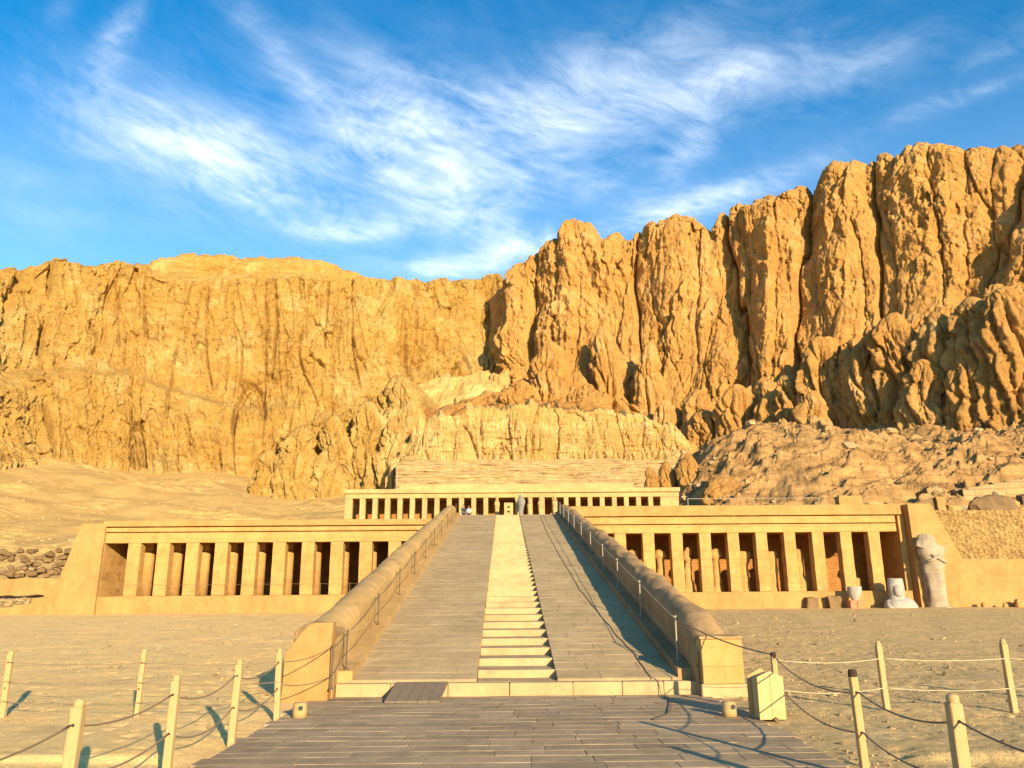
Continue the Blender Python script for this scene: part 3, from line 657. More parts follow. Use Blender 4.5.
# small blocks on the right roof
for i, (x0, x1, z1) in enumerate(((29.6, 30.4, 10.35), (31.4, 33.6, 10.9), (33.62, 34.2, 10.3))):
    if i == 1: tag(MB().rbox(x0, x1, 74.2, 75.2, 9.0, z1, .25, .06, 1.5, 3.).build('roof_block', M['plaster'], None, False, (x0, 74.5, 9.8)), 'square plastered block standing on the roof of the right portico', 'stone block')
ms = thing('mudbrick_ruin', 'low brown mudbrick wall stub with pale ends behind the buttress top', 'ruined wall', (44, 80, 9))
MB().hexa([(39.4, 80, 9.0), (43.6, 80, 9.0), (43.6, 80.8, 9.0), (39.4, 80.8, 9.0), (39.4, 80, 10.3), (43.6, 80, 11.3), (43.6, 80.8, 11.3), (39.4, 80.8, 10.3)]).build('wall', M['darkstone'], ms)
MB().rbox(43.62, 44.5, 79.6, 80.9, 9, 11.35, .25, .12, 1.3, 2.).build('end_block', M['plaster'], ms)
MB().rock((45.2, 79.9, 9.7), (.9, .8, .8), 4).build('stone', M['sandstone'], ms)
ms2 = thing('brick_ruin', 'heap of red brown brick with pale stones on the terrace at the far right', 'ruined wall', (50, 80, 9))
MB().rock((49.2, 80, 9.9), (2.4, 1.2, 1.5), 14, 3).build('brick_heap', M['darkstone'], ms2)
MB().rock((51.2, 79.7, 10.2), (.7, .6, .8), 24).build('stone', M['sandstone'], ms2); MB().rock((52.2, 79.8, 9.8), (.7, .6, .7), 25).build('stone', M['sandstone'], ms2)
tag(MB().hexa([(53.2, 81, 9), (62, 79, 9), (62, 82, 9), (53.2, 82, 9), (53.2, 81, 11.5), (62, 79, 13.4), (62, 82, 13.4), (53.2, 82, 11.7)]).build('brick_wall', M['darkstone'], None, False, (56, 80, 9)), 'red brown brick wall with a sloping top cut by the right edge', 'wall')
# thin rail on the roof of the right portico
rl = thing('roof_rail', 'thin metal rail on posts along the roof of the right portico', 'railing', (18, 76, 9))
for i in range(7): MB().tube([(17.6 + i * 2.1, 76, 9.0), (17.6 + i * 2.1, 76, 10.95)], .035, 6).build('post', M['metal'], rl)
MB().tube([(17.6, 76, 10.92), (30.2, 76, 10.92)], .03, 6).build('rail', M['metal'], rl)

# upper colonnade figures, block and visitors
for i, (px, hh) in enumerate(((497, 2.9), (541, 2.9), (555.5, 2.9), (530, 2.6))):
    x = (px - 504.5) * .1062
    o = osiride(x, 85.2, 9.02, hh * 1.2, i * 3.1, M['pale'], 'pillar_statue', ['pale mummiform statue on the pillar left of the central doorway of the upper colonnade', 'pale mummiform statue on the second pillar right of the central doorway', 'pale mummiform statue beside the top of the right parapet', 'pale mummiform statue next to the grey one in the upper colonnade'][i], 'pale statues along the upper colonnade', .04, w=.42)
    MB().lathe([(.12, 9.02 + hh * .95), (.19, 9.02 + hh * 1.0), (.17, 9.02 + hh * 1.08), (.08, 9.02 + hh * 1.2)], x, 85.2, 10).build('head', M['pale'], o, True)
g = osiride(1.75, 84.6, 9.02, 3.9, 8., M['grey'], 'granite_statue', 'grey stone statue standing just right of the central doorway of the upper colonnade', None, .16, w=.5)
nemes_head(g, 1.7, 84.6, 12.0, .32, M['grey'], False, 3.)
wb = thing('doorway_block', 'pale block with two small square openings in the central doorway', 'stone block', (.35, 82.5, 9.02))
mb = MB(); X = [-.02, .30, .56, .90]; Z = [9.02, 10.32, 10.52, 10.78, 10.98, 11.35]
for i in range(3):
    for k in range(5):
        if i == 1 and k in (1, 3): continue
        mb.box(X[i] + .0, X[i+1] - .0, 82.4, 82.7, Z[k], Z[k+1])
mb.build('frame', M['pale'], wb); MB().box(-.02, .9, 82.702, 82.76, 9.02, 11.35).build('backing', M['relief'], wb)
def person(x, y, z, h, top, low, label, turn, seed):
    """one skinned body grown from a joint skeleton, with clothes and hair as children"""
    o = thing('person', label, 'person', (x, y, z), None)
    c, s = math.cos(turn), math.sin(turn)
    J = {'pel': (0, 0, .53), 'w': (0, 0, .60), 'ch': (0, .01, .72), 'nk': (0, 0, .83), 'nk2': (0, -.005, .86), 'hd': (0, -.015, .91), 'ht': (0, -.01, .965)}
    R = {'pel': .085, 'w': .075, 'ch': .09, 'nk': .035, 'nk2': .032, 'hd': .052, 'ht': .045}; E = [('pel', 'w'), ('w', 'ch'), ('ch', 'nk'), ('nk', 'nk2'), ('nk2', 'hd'), ('hd', 'ht')]
    for k, sd in ((-1, 'l'), (1, 'r')):
        J.update({sd+'h': (k*.055, 0, .50), sd+'k': (k*.06, -.02 - .02*k, .28), sd+'a': (k*.062, .02*k, .05), sd+'t': (k*.07, -.07 + .02*k, .018),
                  sd+'s': (k*.105, 0, .79), sd+'e': (k*.135, .01, .62), sd+'w': (k*.12, -.05, .49), sd+'f': (k*.115, -.07, .43)})
        R.update({sd+'h': .055, sd+'k': .036, sd+'a': .025, sd+'t': .02, sd+'s': .036, sd+'e': .027, sd+'w': .019, sd+'f': .016})
        E += [('pel', sd+'h'), (sd+'h', sd+'k'), (sd+'k', sd+'a'), (sd+'a', sd+'t'), ('ch', sd+'s'), (sd+'s', sd+'e'), (sd+'e', sd+'w'), (sd+'w', sd+'f')]
    def grow(names, scale, name, mat, parent):
        ks = [n for n in J if n in names]; me = bpy.data.meshes.new(name)
        me.from_pydata([((J[n][0]*c - J[n][1]*s)*h, (J[n][0]*s + J[n][1]*c)*h, J[n][2]*h) for n in ks], [(ks.index(a), ks.index(b)) for a, b in E if a in names and b in names], [])
        ob = bpy.data.objects.new(name, me); COL.objects.link(ob); ob.parent = parent
        md = ob.modifiers.new('skin', 'SKIN'); sv = me.skin_vertices[0].data if me.skin_vertices else None
        if sv is None: 
            bm = bmesh.new(); bm.from_mesh(me); bm.verts.layers.skin.verify(); bm.to_mesh(me); bm.free(); sv = me.skin_vertices[0].data
        for i, n in enumerate(ks): sv[i].radius = (R[n]*h*scale, R[n]*h*scale*.85); sv[i].use_root = (i == 0)
        ob.modifiers.new('sub', 'SUBSURF').render_levels = 2; me.materials.append(mat); return ob
    grow(set(J), 1, 'body', M['skin'], o)
    grow({'pel', 'w', 'ch', 'ls', 'rs', 'le', 're'}, 1.16, 'shirt', top, o)
    grow({'pel', 'lh', 'rh', 'lk', 'rk', 'la', 'ra'}, 1.2, 'trousers', low, o)
    MB().lathe([(.05*h, .935*h), (.058*h, .95*h), (.05*h, .985*h), (.02*h, 1.0*h)], 0, .005*h, 12).build('hair', M['cloth_d'], o, True, loc=(0, 0, 0))
person(-4.0, 78.2, 9.02, 1.74, M['cloth_d'], M['cloth_d'], 'visitor in dark clothes standing at the top left of the ramp', .3, 1)
person(-3.5, 78.6, 9.02, 1.66, M['cloth_w'], M['cloth_d'], 'visitor in a white shirt and dark trousers at the top left of the ramp', -.4, 2)

# ---------------------------------------------------------------- fences
def droop(a, b, sag, n=12):
    a, b = Vector(a), Vector(b); return [a.lerp(b, t / n) + Vector((0, 0, -4 * sag * (t / n) * (1 - t / n))) for t in range(n + 1)]
def post(x, y, h, lean, label, mat=None, square=True, cap='round', w=.062, holes=(1.15, .62)):
    z = float(gz(x, y)); o = thing('fence_post', label, 'post', (x, y, z), 'wooden posts of the rope fences'); mat = mat or M['wood']
    sh = lambda p: (x + (p[0]) + lean[0] * p[2], y + p[1] + lean[1] * p[2], z + p[2])
    MB().rbox(-w, w, -w, w, -.15, h * .93, .14, .006, 3., x, sh, .02).build('shaft', mat, o)
    tx, ty = x + lean[0] * h * .93, y + lean[1] * h * .93; zt = z + h * .93
    if cap == 'round': MB().lathe([(w * .9, zt - .02), (w * .86, zt + .02), (w * .92, zt + .04), (w * .8, zt + .07), (w * .42, zt + .09)], tx, ty, 14).build('cap', mat, o, True)
    elif cap == 'point': MB().lathe([(w * 1.05, zt - .01), (w * .9, zt + .05), (w * .45, zt + .1)], tx, ty, 10).build('cap', mat, o)
    else: MB().lathe([(w * 1.15, zt - .01), (w * 1.15, zt + .06), (w * .9, zt + .085)], tx, ty, 12).build('cap', M['hole'] if cap == 'dark' else mat, o)
    for hz in holes: MB().tube([(x + lean[0] * hz, y - w - .012 + lean[1] * hz, z + hz), (x + lean[0] * hz, y - w + .02, z + hz)], .018, 8).build('rope_eye', M['hole'], o)
    return (x, y, z)
PG = post(-4.93, 9.75, 1.44, (.022, .01), 'thick pale post with a round knob, nearest on the left', cap='round', w=.07)
PH = post(-4.88, 12.45, 1.44, (.012, 0), 'second nearest pale post on the left, its foot at the bottom edge')
PB = post(-4.82, 15.06, 1.44, (.03, .01), 'pale post third along the left fence beside the paving')
PC = post(-4.80, 17.85, 1.44, (-.02, 0), 'pale corner post beside the left pier of the ramp')
PA = post(-7.8, 18.0, 1.44, (.02, 0), 'thin pale post of the back fence, second from the left edge', w=.05, cap='flat')
PP = post(-10.85, 18.4, 1.4, (-.01, 0), 'leftmost pale post near the left edge of the photo', w=.06, cap='flat')
PX = post(-13.9, 18.6, 1.4, (0, 0), 'pale post of the back fence beyond the left edge', w=.06, cap='flat')
PI = post(5.02, 12.0, 1.47, (-.02, 0), 'rust stained post with a dark cap, nearest the paving on the right', M['wood_rust'], cap='dark', w=.055)
PJ = post(5.03, 9.45, 1.44, (0, 0), 'thick clean post with a rounded top, nearest on the right', w=.075, cap='round')
PF = post(5.80, 17.95, 1.25, (-.005, 0), 'short looking post with dark cap behind the yellow box', M['wood_rust'], cap='dark', w=.055)
PD = post(8.19, 18.1, 1.46, (-.02, 0), 'round pointed post standing mid sand on the right', w=.062, cap='point', holes=())
PE = post(10.75, 17.8, 1.5, (-.012, 0), 'pointed post near the right edge of the photo', w=.066, cap='point', holes=())
PY = post(13.6, 17.6, 1.5, (.0, 0), 'pointed post beyond the right edge of the photo', w=.066, cap='point', holes=())
def rope(a, b, za, zb, sag, label, mat=M['rope'], r=.012, dy=-.075):
    A = (a[0], a[1] + dy, a[2] + za); B = (b[0], b[1] + dy, b[2] + zb)
    o = MB().tube(droop(A, B, sag), r, 6).build('rope', mat, None, True, A); tag(o, label, 'rope', 'ropes of the fences')
names = {id(PG): 'the nearest left post'}
def two(a, b, sag, wh, m=M['rope'], hs=(1.15, .62), r=.012):
    for k, h in enumerate(hs):
        rope(a, b, h, h, sag * (1 + .15 * k), f'{["upper", "lower", "lowest"][k]} rope {wh}', m, r)
two(PG, PH, .12, 'between the two nearest posts on the left'); two(PH, PB, .18, 'between the second and third posts along the left of the paving'); two(PB, PC, .16, 'from the third left post to the corner post by the ramp pier')
PG0 = (-4.95, 7.0, 0.); two(PG0, PG, .12, 'running from the nearest left post out of the photo')
two(PC, PA, .05, 'between the corner post and the thin post of the left back fence', hs=(1.15, .75, .35), r=.008); two(PA, PP, .05, 'between the thin post and the leftmost post', hs=(1.15, .75, .35), r=.008); two(PP, PX, .05, 'from the leftmost post to beyond the left edge', hs=(1.15, .75, .35), r=.008)
two(PF, PI, .2, 'between the capped post behind the box and the rust stained post'); two(PI, PJ, .14, 'between the rust stained post and the nearest right post')
PJ0 = (5.1, 6.8, 0.); two(PJ, PJ0, .12, 'running from the nearest right post out of the photo')
two(PF, PD, .08, 'from the box post to the first pointed post', M['rope_l'], (1.1, .5), .007); two(PD, PE, .05, 'between the two pointed posts', M['rope_l'], (1.1, .5), .007); two(PE, PY, .05, 'from the second pointed post out of the right edge', M['rope_l'], (1.1, .5), .007)
# handrails on the ramp
def stanchions(x, ys, mat, rmat, side, hh):
    tops = []
    for i, y in enumerate(ys):
        z = rz(y) + .22; h = hh
        o = MB().lathe([(.07, z), (.07, z + .03), (.022, z + .04), (.022, z + h), (.034, z + h + .01), (.03, z + h + .05)], x, y, 10).build('handrail_post', mat, None, False, (x, y, z))
        tag(o, f'{ordw[i]} thin {side} handrail post up the ramp', 'post', f'{side} handrail posts on the ramp'); tops.append((x, y, z))
    for i in range(len(ys) - 1):
        for k, q in enumerate((.97, .42)):
            a, b = tops[i], tops[i+1]
            o = MB().tube(droop((a[0], a[1], a[2] + h * q), (b[0], b[1], b[2] + h * q), .10 if side == 'left' else .03, 8), ( .012 if side == 'left' else .013) if k == 0 else .009, 5).build('rope', rmat, None, True, a)
            tag(o, f'{["upper", "lower"][k]} rope between the {ordw[i]} and {ordw[i+1]} {side} handrail posts of the ramp', 'rope', f'{side} handrail ropes on the ramp')
    return tops
tl = stanchions(-4.12, [21.7, 26.8, 32.0, 37.1, 42.2, 47.4, 52.6, 57.8, 63.0, 68.0], M['cable'], M['rope'], 'left', .93)
tr = stanchions(4.62, [22.3, 27.9, 33.2, 38.0, 43.2, 48.2, 53.0, 57.6, 62.0, 66.0, 69.6], M['metal'], M['metal'], 'right', 1.1)
rope(tr[0], PF, 1.08, 1.2, .12, 'pale rope from the lowest right handrail post to the capped post behind the box', M['rope'], .016, 0)
o = MB().lathe([(.05, .3), (.05, .34), (.02, .35), (.02, 1.35)], -4.2, 20.35, 8).build('handrail_post', M['cable'], None, False, (-4.2, 20.35, .3)); tag(o, 'dark handrail post in front of the left ledge at the foot of the ramp', 'post')
for q, lb in ((1.3, 'upper'), (.62, 'lower')):
    A = (-4.2, 20.35, q); tag(MB().tube(droop(A, (tl[0][0], tl[0][1], tl[0][2] + .93 * (q / 1.34)), .05, 6), .012, 5).build('rope', M['rope'], None, True, A), f'{lb} short rope from the foot post to the first left handrail post', 'rope', 'left handrail ropes on the ramp')
    tag(MB().tube(droop((PC[0], PC[1], PC[2] + (1.15 if q > 1 else .7)), A, .10, 10), .012, 5).build('rope', M['rope'], None, True, A), f'{lb} rope crossing in front of the left pier to the corner post', 'rope', 'left handrail ropes on the ramp')
# left portico safety rope
lr = thing('portico_rope_rail', 'thin rope rail on short posts along the edge of the left plinth', 'railing', (-20, 71.8, 2.3))
for i in range(11): MB().tube([(-34.2 + i * 2.57, 71.85, 2.3), (-34.2 + i * 2.57, 71.85, 3.3)], .018, 6).build('post', M['rope'], lr)
MB().tube([(-35.5 + i * .5, 71.85, 3.25 + .04 * math.cos(i * 2.44)) for i in range(58)], .010, 5).build('rope', M['rope'], lr)
# cable lying on the ramp and paving
pts = [(3.08, 69.0), (2.95, 54.3), (3.02, 42.6), (3.13, 33.9), (3.36, 29.05), (3.53, 25.84), (3.67, 24.04), (3.72, 22.21), (3.74, 21.5)]
cp = [(x, y, rz(y) + .018) for x, y in pts] + [(3.85, 21.17, .35), (3.88, 21.13, .2), (3.9, 21.08, .045), (3.95, 20.3, .045), (3.8, 19.3, .05), (3.43, 17.85, .05), (3.0, 17.1, .05)]
fine = []
for a, b in zip(cp[:-1], cp[1:]):
    n = 6
    for t in range(n): p = Vector(a).lerp(Vector(b), t / n); fine.append((p.x + .05 * mn.noise(Vector((p.y * .9, 0, 0))), p.y, p.z))
fine.append(cp[-1]); tag(MB().tube(fine, .011, 6).build('power_cable', M['cable'], None, True, (3, 40, 0)), 'dark cable snaking down the right paving of the ramp onto the path', 'cable')

# ---------------------------------------------------------------- small things at the foot
def spot(x, y, label):
    o = thing('ground_spotlight', label, 'spotlight', (x, y, .02), 'spotlights beside the path')
    MB().lathe([(.155, .02), (.15, .16), (.14, .29), (.13, .31)], x, y, 20).build('housing', M['pale'], o, True)
    MB().lathe([(.10, .312), (.10, .318)], x, y, 16).build('rim', M['metal'], o)
    MB().tube([(x + .05, y - .158, .22), (x + .05, y - .135, .22)], .05, 10).build('lens', M['dark'], o)
spot(-4.36, 18.0, 'small white round spotlight near the left corner post'); spot(4.66, 17.6, 'small white round spotlight by the yellow box')
yb = thing('yellow_box', 'pale yellow wooden litter box with a pointed top on the right edge of the paving', 'litter box', (5.42, 17.3, 0))
def gable(mb, x0, x1, y0, y1, z0, z1, z2):
    xm = (x0 + x1) / 2
    return mb.add([(x0,y0,z0),(x1,y0,z0),(x1,y0,z1),(xm,y0,z2),(x0,y0,z1),(x0,y1,z0),(x1,y1,z0),(x1,y1,z1),(xm,y1,z2),(x0,y1,z1)], [(0,1,2,3,4),(9,8,7,6,5),(0,5,6,1),(1,6,7,2),(2,7,8,3),(3,8,9,4),(4,9,5,0)])
gable(MB(), 5.13, 5.66, 17.05, 17.09,   .03, .84, .95).build('front_panel', M['yellow'], yb)
gable(MB(), 5.15, 5.64, 17.092, 17.5, .06, .81, .90).build('body', M['yellow'], yb)
MB().box(5.39, 5.398, 17.040, 17.048, .08, .9).build('batten', M['yellow'], yb)
gable(MB(), 5.06, 5.62, 17.502, 17.55, .06, .82, .97).build('back_panel', M['wood_rust'], yb)
pk = thing('access_plank', 'weathered dark wooden ramp board leaning on the kerb left of the steps', 'board', (-2.2, 20.6, 0))
for i in range(5):
    a = -2.86 + i * .262
    MB().hexa([(a, 20.0, .03), (a + .25, 20.0, .03), (a + .36, 21.24, .31), (a + .11, 21.24, .31), (a, 20.0, .07), (a + .25, 20.0, .07), (a + .36, 21.24, .37), (a + .11, 21.24, .37)]).build('board', M['plank'], pk)
MB().hexa([(-2.80, 20.2, .03), (-2.72, 20.2, .03), (-2.65, 21.1, .03), (-2.73, 21.1, .03), (-2.80, 20.2, .1), (-2.72, 20.2, .1), (-2.65, 21.1, .29), (-2.73, 21.1, .29)]).build('side_support', M['plank'], pk)

# ---------------------------------------------------------------- cliffs and slopes
TAB = {
 'left_cliff': [[-110.4,140,23.9,-128.6,154,63.5],[-117.1,183,33.1,-133.9,197,86],[-114.5,186.4,33.2,-131.1,200.4,89.2],[-111,190.6,33.3,-127,204.6,91.5],[-108.8,193.2,33.4,-124.6,207.2,94.2],[-106.5,195.7,33.4,-121.7,209.7,93.7],[-103.2,199.1,33.4,-117.7,213.1,93.3],[-100.7,201.6,33.5,-114.9,215.6,96],[-98,204.2,33.5,-112,218.2,98.3],[-97.2,205,33.5,-110.9,219,98.2],[-93.1,206.4,33.1,-106,220.4,97],[-90.3,207.3,32.9,-102.6,221.3,94.2],[-86.1,208.7,32.6,-97.8,222.7,94.1],[-72.5,213.1,31.4,-82.3,227.1,95.8],[-66.3,215,30.9,-75.3,229,96.7],[-58.8,217.4,31.5,-66.7,231.4,97.8],[-47.3,220.9,32.5,-53.5,234.9,99.6],[-36.7,224,33.3,-41.3,238,100.1],[-33.1,225.1,33.6,-37.2,239.1,99.5],[-31.2,225.6,33.7,-35.1,239.6,101.4],[-29.8,226,33.8,-33.5,240,101.4],[-27.1,227.1,34.1,-30.4,241.1,101.3],[-23,228.8,34.6,-25.7,242.8,101.7],[-18.8,230.4,35,-20.9,244.4,103.4],[-15.3,231.8,35.4,-17,245.8,102.5],[-11.6,233.2,35.8,-12.8,247.2,103.4],[-7.8,234.7,36.2,-8.5,248.7,105.1],[-4.2,236,36.6,-4.5,250,107],[-1.3,236.8,36.9,-1.1,250.8,106.3],[2.4,237.8,37.2,3,251.8,103],[10.9,240,37.9,12.6,254,102]],
 'cap_hill': [[-127.4,214,87.6,-147.1,246,104.9],[-119.6,218,89,-138.2,250,109.8],[-116.1,219.7,89.6,-134.2,251.7,111.9],[-112.6,221.4,90.2,-130.2,253.4,114.5],[-111.4,222,90.4,-128.8,254,114.7],[-106.8,223.5,90.9,-123.3,255.5,115],[-103.6,224.5,91.3,-119.8,256.5,117.7],[-98.9,226.1,91.8,-114.5,258.1,120.7],[-93,227.9,92.4,-107.5,259.9,120.7],[-83.3,230.9,93.4,-96.1,262.9,121.3],[-76.3,233,94.1,-87.9,265,122.2],[-67.6,235.4,94.9,-77.8,267.4,123.2],[-60.2,237.5,95.6,-69.1,269.5,123.3],[-54.2,239.1,96.1,-62.1,271.1,122],[-48.1,240.7,96.6,-54.9,272.7,119.5],[-41.9,242.3,97.2,-47.6,274.3,116.2],[-35.6,244,97.7,-40.3,276,113.2],[-27.6,246,98.4,-31.2,278,111.6]],
 'right_cliff': [[-0.3,250,44.3,-0.1,258,100],[0.6,236,41.9,0.9,244.3,99],[2.3,228,40.4,2.8,236.9,100.9],[4.6,224.9,39.7,5.4,234.7,103.4],[7.3,221,38.8,8.6,231.8,106.2],[10,218.7,38.1,11.7,230.6,108.4],[12.2,216.8,37.6,14.2,229.5,110],[15.3,214,36.9,17.9,228,109.8],[15.8,213.7,36.8,18.5,227.7,109.8],[16.8,213.2,36.6,19.8,227.2,114.3],[19.4,211.9,36.1,22.9,225.9,115.4],[22.5,210.3,35.6,26.4,224.4,112.9],[24.5,209.2,35.2,28.6,223.4,107.7],[28,207.3,34.6,32.7,221.6,108.8],[30.4,206,34.1,35.6,220.3,107.7],[31.7,205.6,34.1,37,219.8,107.3],[35.4,204.2,34.1,41.5,218.6,110],[38.4,203.2,34.1,45,217.6,111.8],[42.7,201.6,34.2,50.2,216.1,111.7],[47.5,199.9,34.2,55.8,214.4,110.8],[49.9,199,34.2,58.4,213.6,109],[50.3,198.7,34.2,58.9,213.3,108.7],[52.1,197.7,34.1,60.8,212.3,104.9],[53.8,196.7,34.1,63.4,211.3,111.8],[57.5,194.4,34,67.9,209.2,112.9],[60.6,192.5,33.9,71.5,207.3,110.7],[63.1,190.9,33.8,74.5,205.8,110.5],[66.7,188.6,33.6,79.1,203.6,111.8],[70.6,186,33.5,84.1,201,113.6],[72.7,184.1,33.3,86.6,199.2,111.9],[74.1,182.8,33.2,88.9,197.9,116.8],[76.7,180.4,33,92.2,195.6,117.3],[79.1,178,32.8,95.3,193.2,116.5],[81.3,175.8,32.6,98,191.1,114.6],[82.5,174.5,32.5,99.9,189.8,116.9],[84,172.9,32.3,101.9,188.3,117.5],[85.6,171.1,32.1,103.7,186.6,114.3],[86.6,170,32,105.2,185.5,115.6],[87.3,169.3,32,106.3,184.8,116.5],[90.2,166.4,31.7,110,181.9,115.6],[92.9,163.5,31.4,113.3,179.1,112.7],[95.4,160.6,31.2,116.3,176.3,109.3],[97.8,157.7,30.9,119.6,173.5,108.7],[99.5,155.5,30.7,122,171.4,108.5],[102.1,152,30.3,125.6,168,107.2],[115.8,143,28.5,144.1,159,105.9],[127.5,132,26.4,160.6,148,101.2]],
 'lower_right': [[35,182,30.2,36.2,188,32],[40.6,180.6,31.2,42.4,188,34.9],[42.8,180,31.6,45,188,37.1],[44.9,178.9,31.9,47.4,187.4,39.2],[47.3,177.5,32.2,50.5,186.7,44],[48.9,176.6,32.4,52.4,186.3,45.6],[50.5,175.7,32.7,54.4,185.8,47.2],[53.8,173.7,33.2,58.5,184.9,50.5],[55.7,172.6,33.5,60.9,184.3,51.8],[56.6,172,33.6,62,184,52.2],[57.5,171.3,33.7,63.1,183.3,52.5],[59.3,169.9,34,64.7,182,48.7],[61,168.5,34.2,66.8,180.6,50.3],[63.6,166.4,34.5,69.8,178.6,52.2],[65.6,164.7,34.6,72.4,176.9,56.1],[67.6,162.9,34.7,75,175.2,58.5],[69.2,161.5,34.8,76.9,173.8,59.5],[71.5,159.4,34.9,79.6,171.8,59.5],[72.9,158,34.9,80.8,170.4,55.7],[73.2,157.7,34.9,81.1,170.2,54.9],[74.1,156.9,34.9,82,169.4,54.2],[75.8,155.3,34.8,84.5,167.8,57.9],[78.5,152.7,34.7,87.8,165.2,58.9],[81.8,149.3,34.5,92.1,162,61.5],[84.2,146.7,34.3,95.2,159.4,62.4],[84.8,146,34.3,96,158.8,62.3],[85.9,144.7,34.1,97.4,157.5,62.3],[89.1,140.6,33.7,101.5,153.5,62.8],[92.3,136,33.1,105.8,149.1,62.7],[101.6,124,31,118.4,137.5,61.6],[109.7,112,28.8,130,126,58.8]],
 'mid_buttress': [[-18.8,175,33.9,-19.3,179,36],[-16.7,175.3,39,-17.4,182.6,41.5],[-13.4,175.8,40.5,-14.3,188.1,45.6],[-10,176.2,42,-10.9,191.2,48],[-7.7,176.5,42,-8.5,192.5,49.4],[-0.9,177.4,42.2,-1,196.4,52.7],[3.7,178,42.3,4.2,199,55.5],[10.7,178.5,42.4,12.3,202.5,58],[13,178.7,42.4,14.9,201.8,57.2],[17.2,179,41.8,19.5,200.5,55.8],[22.3,179.3,41,25,198.9,52.1],[28.1,179.8,40.2,31.1,197.1,50.1],[31.7,180,39.7,34.7,196,47.2],[36.2,180,37.4,39,192.6,43.8],[43,180,34,45,187.5,38.2],[46.3,180,32.3,47.7,185,34.4]],
 'fluted_foot': [[-24.7,168,25.4,-25.3,172,26.8],[-22.7,168,27.6,-23.3,172,30.8],[-21.2,168,29.2,-21.8,172,32.6],[-20.6,168,29.3,-21.1,172,33.4],[-18.4,168,29.6,-19,172,37.4],[-18,168,29.6,-18.6,172,37.6],[-15.9,168.1,29.7,-16.4,172.1,38.4],[-13.8,168.3,29.7,-14.2,172.3,41.1],[-9.1,168.6,29.7,-9.4,172.6,40.9],[-5.2,168.9,29.7,-5.3,172.9,42.8],[0.2,169.2,29.7,0.3,173.2,42.1],[3.4,169.4,29.7,3.6,173.4,43.8],[8.9,169.8,29.8,9.3,173.8,42.5],[12.1,170,29.8,12.7,174,43.2],[17.6,170.4,29.8,18.4,174.4,41.6],[20.9,170.6,29.8,21.8,174.6,42.8],[25.7,170.9,29.7,26.8,174.9,40.8],[29.7,171.1,29.7,30.9,175.1,41.5],[34.1,171.4,29.6,35.4,175.4,38.7],[36.8,171.6,29.5,38.2,175.6,39.2],[40.8,171.9,29.5,42.1,175.9,35.1],[43,172,29,44.2,176,32.4]],
 'left_outcrop': [[-59.6,186,25.7,-60.6,189,26.8],[-57.7,185.8,25.8,-59.1,189.2,30.9],[-56.2,185.7,25.8,-58,189.3,35.3],[-53.6,185.4,25.9,-55.6,189.5,38.2],[-50,185,26,-52.2,189.8,40.7],[-47.6,184.8,26.1,-49.9,190.1,42],[-44,184.4,26.2,-46.4,190.4,43.8],[-40.5,184,26.3,-42.9,190.7,45.4],[-36.9,183.6,26.5,-39.3,191,46.4],[-33.4,183.1,26.7,-35.7,191.2,48.5],[-29.9,182.7,26.9,-32.1,191.5,50.6],[-28.7,182.6,26.9,-30.9,191.6,51.5],[-27.5,182.4,26.9,-29.7,191.3,52.4],[-25.9,182.2,27,-27.9,191,54.1],[-24,182,27,-25.9,190.7,54.4],[-23.5,181.9,27,-25.4,190.6,54.5],[-21.7,181.8,27,-23.3,190.2,52.3],[-19.8,181.6,27,-21.2,189.9,49.1],[-19.4,181.5,27,-20.7,189.8,47.9],[-18.4,181.4,27,-19.5,189.7,40.3],[-17,181.2,27.1,-18,189.4,38],[-14.7,181,27.1,-15.4,189,30.6]],
 'brick_terrace': [[-20.4,150,19.2,-22.4,163,28.2],[-18.8,150,19.1,-20.6,163,28.9],[18.1,150,18.9,20,163,28.8],[34,150,18.8,37.5,163,28.3]],
 'left_talus': [[-66.8,84,2.9,-116.7,140,29.4],[-51.6,84,2.8,-120.8,188,36.9],[-45.5,84,2.7,-111,196.3,37.3],[-38.4,84,2.7,-97.9,206,35.7],[-31.2,84,2.6,-78.5,203.8,32.1],[-25.1,84,2.6,-62.4,202,30.2],[-16.9,84,2.5,-41.2,198.4,29.6],[-10.8,84,2.5,-25.9,195.8,29.6],[-6.7,84,2.4,-15.8,194,29.3]],
 'right_talus': [[19.7,92,9.1,32.9,152,18.1],[20.6,91.9,9.1,37,161.9,24.6],[22,91.7,9.1,43.3,176.7,29.3],[24.6,91.4,9,49.7,179.4,33.8],[33.4,90.3,8.9,64.9,169.5,36.4],[39.8,89.4,8.8,74.7,161.4,36.9],[49.3,88.2,8.6,86.2,148.2,36],[56.8,87.2,8.5,92,135.2,34],[78.8,84,8.1,92.2,94,25.3]],
 'gully_sand': [[-43.7,186,26.5,-51,214,43.3],[-37.3,185.4,26.6,-44.1,214.9,48.5],[-29,184.7,26.8,-35,217.7,54.2],[-17.3,183.7,26.9,-21.4,221.7,59.9],[-14.9,183.5,27,-18.5,222.2,61],[-7.9,182.8,27.3,-9.9,223.8,64.3],[-1.9,182.3,27.6,-2.3,225.2,64.3],[1.3,182,27.6,1.9,226,64.5]],
 'ledge_sand': [[62.1,172,44.5,71.3,194,63.2],[75.4,160,48,87.1,182,66.2],[81.5,154.7,49.7,94.4,176.7,66.3],[88.4,148,51.1,103,170,68.3],[89.5,146.4,51.2,104.5,168.4,68.6],[95.5,136,51.6,112.5,158,68.2],[96.7,102,42.1,119.3,124,58]],
}
